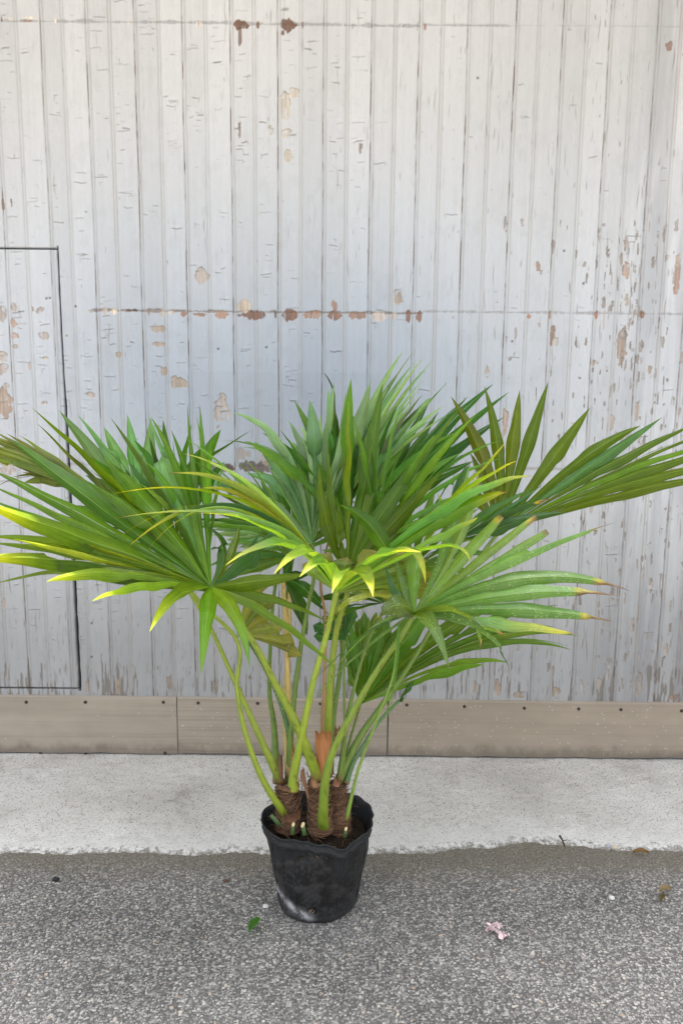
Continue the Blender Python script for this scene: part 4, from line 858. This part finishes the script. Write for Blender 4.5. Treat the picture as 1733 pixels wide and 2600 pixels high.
# right front leaf, pale with scorched tips
PR = (.135, .265, .055)
frond((Cc(105, 1412), 2.0), [
    dict(t=D(940, 918), Y=1.88, v=D(1290, 520), vY=1.92, w=.006, f=.15, c=(.12, .25, .04)), dict(t=D(818, 952), Y=1.86, v=D(1250, 530), vY=1.9, w=.008, f=.15, c=(.10, .23, .04)), dict(t=D(885, 1000), Y=1.87, v=D(1230, 660), vY=1.9, w=.006, f=.15, c=(.12, .25, .04)), dict(t=D(1290, 470), Y=1.88, v=D(1440, 360), vY=1.92, w=.017, f=.2, c=(.10, .19, .04), brown=.1), dict(t=D(950, 492), Y=1.92, v=D(1290, 290), vY=1.98, w=.013, c=YEL), dict(t=D(1375, 80), Y=2.05, v=D(1470, 290), vY=2.02, c=(.05, .12, .03)), dict(t=Cc(10, 1110), Y=2.06, v=Cc(45, 1280), vY=2.03), dict(t=Cc(130, 1045), Y=2.04, v=Cc(110, 1220), w=.0145, f=.6),
    dict(t=Cc(412, 580), Y=2.12, v=Cc(285, 1050), vY=2.06, w=.012, brown=.03), dict(t=Cc(492, 520), Y=2.1, v=Cc(340, 1020), vY=2.05, w=.010, brown=.14), dict(t=Cc(585, 880), Y=2.06, v=Cc(330, 1160), w=.015, blunt=1, brown=.035), dict(t=Cc(770, 880), Y=2.04, v=Cc(400, 1170), w=.016, blunt=1, brown=.035), dict(t=Cc(828, 955), Y=2.02, v=Cc(450, 1190), w=.0145, blunt=1, brown=.03), dict(t=Cc(1198, 912), Y=2.0, v=Cc(600, 1130), w=.0145, brown=.09), dict(t=Cc(1285, 1287), Y=1.95, v=Cc(720, 1215), vY=1.98, w=.015, brown=.14, f=.35), dict(t=Cc(1210, 1310), Y=1.93, v=Cc(680, 1300), vY=1.96, w=.018, brown=.17, f=.4), dict(t=Cc(1190, 1452), Y=1.91, v=Cc(680, 1385), vY=1.95, w=.0145, brown=.14, f=.4), dict(t=Cc(1000, 1520), Y=1.9, v=Cc(560, 1450), vY=1.94, w=.0145, brown=.05, tc=(.40, .40, .04), ta=.6, f=.4), dict(t=Cc(630, 1535), Y=1.9, v=Cc(380, 1450), vY=1.93, w=.017, brown=.12),
    dict(t=Cc(630, 1725), Y=1.84, v=Cc(455, 1490), vY=1.88, w=.012, f=.12, c=(.08, .21, .04), brown=.03), dict(t=Cc(470, 1605), Y=1.85, v=Cc(370, 1405), vY=1.89, w=.013, f=.15, c=(.10, .20, .03), brown=.08), dict(t=Cc(300, 1712), Y=1.85, v=Cc(205, 1470), vY=1.89, w=.0135, f=.12, c=(.09, .20, .04), brown=.03)],
    PR, [(D(968, 1850), 2.155), (D(966, 1740), 2.115), (D(985, 1500), 2.08), (D(1045, 1300), 2.06), (D(1200, 1000), 2.04), (D(1350, 750), 2.02), (D(1480, 570), 2.0)], .42, .0135, material=M_spot, seed=17, pcol=(.15, .24, .028), prad=(.0165, .008), tipamt=.0, label='pale spotted frond with scorched brown tips')
# slender right shoot with drooping strips
frond((D(1470, 480), 1.97), [dict(t=D(1345, 1200), Y=1.98, v=D(1440, 850), vY=1.95, w=.005, f=.05), dict(t=D(1395, 1100), Y=1.98, v=D(1450, 800), vY=1.95, w=.006, f=.05)], (.13, .26, .04),
      [(D(1118, 1795), 2.12), (D(1200, 1450), 2.08), (D(1330, 1100), 2.03), (D(1430, 820), 1.99)], .1, .006, seed=18, pcol=(.16, .28, .05), prad=(.0055, .0028), thorns=False)
# extra dark stalk and green flat spear
frond((D(1470, 990), 2.3), [(D(1500, 960), 2.3), (D(1568, 860), 2.32)], DEEP, [(D(1120, 1540), 2.2), (D(1180, 1380), 2.22), (D(1330, 1140), 2.26)], .5, .008, seed=19, pcol=(.06, .14, .05), prad=(.008, .005), thorns=False)
# orange-brown dry sheaths and cut stubs
def sheath(pts, Yd, col, name='leaf_sheath'):
    mb = MB(); n_ = len(pts)//2; V_ = []
    L_, R_ = pts[:n_], pts[n_:]
    P = [(at(*a, Yd), at(*b, Yd)) for a, b in zip(L_, R_)]; M_ = 9
    for a, b in P:
        for k in range(M_):
            f = k/(M_-1); p = a.lerp(b, f); w_ = (b-a).length; V_.append((p.x, p.y-.35*w_*math.sin(f*math.pi)+random.uniform(-.0006, .0006), p.z+(random.uniform(-.006, .006) if (a, b) == P[0] else 0)))
    m0 = len(V_); V2 = [(x, y+.0025, z) for x, y, z in V_]
    Fq = [tuple(f) for f in grid_faces(n_, M_)]+[tuple(q+m0 for q in f[::-1]) for f in grid_faces(n_, M_)]
    for r_ in range(n_-1):
        for k in (0, M_-1): Fq.append((r_*M_+k, (r_+1)*M_+k, (r_+1)*M_+k+m0, r_*M_+k+m0))
    for k in range(M_-1): Fq.append((k, k+1, k+1+m0, k+m0))
    cs = [np.array(col)*(.75+.5*random.random()) for _ in range(2*m0)]
    mb.add(V_+V2, Fq, cs); return mb.build(name, M_sheath, palm)
ORG = (.36, .15, .055)
sheath([D(915, 1185), D(912, 1260), D(918, 1350), D(935, 1440), D(950, 1500), D(1020, 1195), D(1022, 1260), D(1015, 1350), D(1000, 1440), D(985, 1500)], 2.125, ORG)
sheath([D(1045, 1170), D(1036, 1230), D(1030, 1330), D(1080, 1165), D(1066, 1230), D(1045, 1330)], 2.16, (.2, .1, .05))
sheath([D(672, 1352), D(670, 1420), D(682, 1520), D(698, 1352), D(702, 1430), D(702, 1530)], 2.17, (.16, .075, .04))
sheath([D(762, 1290), D(752, 1390), D(740, 1500), D(776, 1300), D(772, 1390), D(764, 1500)], 2.18, (.3, .14, .06))
sheath([D(820, 1450), D(815, 1500), D(845, 1580), D(862, 1640), D(840, 1440), D(848, 1490), D(862, 1560), D(876, 1630)], 2.12, (.19, .095, .05))
sheath([D(880, 1490), D(882, 1530), D(884, 1560), D(950, 1500), D(952, 1535), D(950, 1560)], 2.128, (.28, .15, .08))
sheath([D(672, 1545), D(668, 1562), D(800, 1560), D(798, 1580)], 2.145, (.17, .09, .05))
sheath([D(700, 1745), D(715, 1790), D(815, 1720), D(812, 1770)], 2.14, (.16, .08, .045))
sheath([D(1040, 1510), D(1030, 1550), D(1085, 1515), D(1075, 1560)], 2.13, (.3, .14, .08))
def stub(px, py, Yd, h, r_, lean, face=(.50, .39, .2)):
    b = at(px, py, Yd); t = b+Vector((lean, 0, h)); mb = MB()
    P = [b-(t-b).normalized()*.015, b, b.lerp(t, .6), t]; mb.tube(P, [r_*1.15, r_*1.05, r_, r_*.9], 12, (.045, .09, .025), .7)
    V_ = mb.V[0]; V_[36:48, 2] += 0 if lean < -.01 else (V_[36:48, 1]-V_[36:48, 1].mean())*1.6+(V_[36:48, 0]-V_[36:48, 0].mean())*.5
    mb.add(V_[36:48]+np.array((0, 0, .0008)), [tuple(range(12))], face)
    return mb.build('cut_stub', M_stalk, palm)
stub(*E(562, 1195), 2.075, .012, .0045, .001); stub(*E(668, 1200), 2.07, .012, .0055, -.002); stub(*E(1085, 1225), 2.07, .008, .004, .001); stub(*E(395, 1115), 2.115, .016, .0055, -.013, (.05, .10, .03))
# roots at the drain hole
hpnt = Vector((PC.x+.107*math.cos(hole_th), PC.y+.107*math.sin(hole_th), hole_z)); rt_ = MB()
for k in range(7):
    a = random.uniform(-.8, .5); p0 = hpnt+Vector((random.uniform(-.006, .006), .008, random.uniform(-.005, .005)))
    rt_.tube([p0, p0+Vector((-.006*random.random(), -.010, -.002)), p0+Vector((-.008-.016*random.random(), -.012, -.008*random.random()-.002))], [.0007, .0006, .0003], 5, (.45, .34, .2))
rt_.build('root', M_misc, pot)

# ------------------------------------------------------------------ small things lying about
def blade_leaf(name, px, py, L, W, rz, label, col):
    p = atz(px, py, .006); mb = MB(); V_ = []; n_ = 16
    d = Vector((math.cos(rz), math.sin(rz), 0)); s = Vector((-d.y, d.x, 0))
    for i in range(n_):
        f = i/(n_-1); wv = W*math.sin(math.pi*min(f*.97+.02, 1))**.75
        for q in (-1, -.5, 0, .5, 1):
            v = p+d*(f-.5)*L+s*q*wv+Vector((0, 0, .004+.006*abs(q)*abs(q)+.006*math.sin(f*3)-.002*(q == 0))); V_.append(tuple(v))
    mb.add(V_, grid_faces(n_, 5), col, [((q), i*.2) for i in range(n_) for q in (-1, -.5, 0, .5, 1)]); o = mb.build(name, M_leaf); return o
def rock(name, px, py, r_, col, label, cat, seed, sq=.6):
    g_ = random.Random(seed); mb = MB(); V_ = []; n_, m_ = 9, 12; p = atz(px, py, 0)
    j = [[g_.uniform(.8, 1.15) for _ in range(m_)] for _ in range(n_)]
    for a in range(n_):
        ph = math.pi*a/(n_-1)
        for b in range(m_):
            t = 2*math.pi*b/m_; q = r_*(j[a][b] if 0 < a < n_-1 else 1); V_.append((p.x+q*math.sin(ph)*math.cos(t)*1.2, p.y+q*math.sin(ph)*math.sin(t), r_*sq*.85+q*sq*math.cos(ph)))
    mb.add(V_, grid_faces(n_, m_, True), col); o = mb.build(name, M_misc, None, True); tag(o, label, cat, 'loose pebbles on the ground'); return o
o = blade_leaf('fallen_leaf', *E(180, 2170), .058, .0125, R(68), '', (.05, .15, .03)); tag(o, 'single small green leaf fallen on the asphalt in front of the pot', 'leaf')
def blossom(px, py, seed, label):
    g_ = random.Random(seed); p = atz(px, py, .004); mb = MB()
    for k in range(22):
        c = p+Vector((g_.gauss(0, .008), g_.gauss(0, .006), g_.uniform(.002, .014))); r_ = g_.uniform(.003, .007); nrm_ = Vector((g_.uniform(-.8, .8), g_.uniform(-.9, .4), 1)).normalized()
        a = nrm_.orthogonal().normalized(); b = nrm_.cross(a); V_ = [tuple(c)]
        for q in range(9):
            t = 2*math.pi*q/9; rr2 = r_*g_.uniform(.7, 1.15); V_.append(tuple(c+a*rr2*math.cos(t)+b*rr2*math.sin(t)*.8+nrm_*.003*g_.random()))
        mb.add(V_, [(0, q+1, (q+1) % 9+1) for q in range(9)], np.array((.68, .52, .53))*g_.uniform(.75, 1.12))
    return tag(mb.build('blossom', M_misc), label, 'blossom', 'fallen pink blossom clusters')
blossom(1245, 2363, 1, 'larger pale pink blossom cluster fallen on the asphalt')
blossom(1266, 2357, 2, 'small pink blossom tuft touching the right of the larger fallen cluster')
blossom(1274, 2382, 3, 'faded pink blossom bits below the larger fallen cluster, by the green stem')
sp_ = MB(); p0 = atz(1262, 2368, .006); p1_ = atz(1292, 2385, .006); sp_.tube([p0, (p0+p1_)/2+Vector((0, 0, .004)), p1_], [.0012, .0014, .001], 6, (.09, .12, .05)); tag(sp_.build('plant_stem', M_misc), 'short green stem lying between the pink blossom clusters', 'stem')
tw = MB(); P = [atz(1420, 2122, .03), atz(1427, 2134, .028), atz(1432, 2148, .02)]; tw.tube(P, [.0035, .0028, .003], 7, (.07, .05, .035)); tw.tube([P[1], P[1]+Vector((.012, -.004, .004))], [.0018, .001], 6, (.07, .05, .035))
tag(tw.build('twig', M_misc), 'short dark twig on the edge of the concrete right of the palm', 'twig')
rock('pebble', 143, 2236, .009, (.02, .02, .022), 'black pebble on the asphalt at the left edge of the concrete', 'pebble', 1)
rock('pebble', *E(292, 1975), .0075, (.62, .6, .58), 'white pebble just left of the foot of the pot', 'pebble', 2)
rock('pebble', 573, 2238, .006, (.12, .06, .04), 'small reddish brown pebble in the grit left of the pot', 'pebble', 3)
rock('pebble', 1557, 2155, .010, (.5, .42, .33), 'round tan pebble at the concrete edge on the right', 'pebble', 4)
rock('pebble', 1551, 2283, .008, (.62, .61, .58), 'white pebble alone on the dark asphalt at the right', 'pebble', 5)
rock('pebble', 1544, 2152, .008, (.34, .38, .45), 'bluish pebble beside the round tan one at the concrete edge', 'pebble', 6)
rock('pebble', 606, 2130, .008, (.03, .03, .03), 'dark round pebble on the pale concrete left of the pot', 'pebble', 7, .5)
for px, py, L, Wd, rz, lb, c in ((1688, 2264, .04, .013, .3, 'tan dead leaf scrap lying flat near the right edge', (.22, .17, .11)), (1625, 2168, .045, .008, -.1, 'brown dry leaf strip at the concrete edge on the far right', (.17, .11, .06)), (1680, 2288, .035, .006, .9, 'narrow olive leaf fragment below the tan scrap at the right', (.1, .085, .035))):
    o = blade_leaf('dead_leaf', px, py, L, Wd, rz, '', c); tag(o, lb, 'dead leaf', 'dead leaf scraps near the right edge')
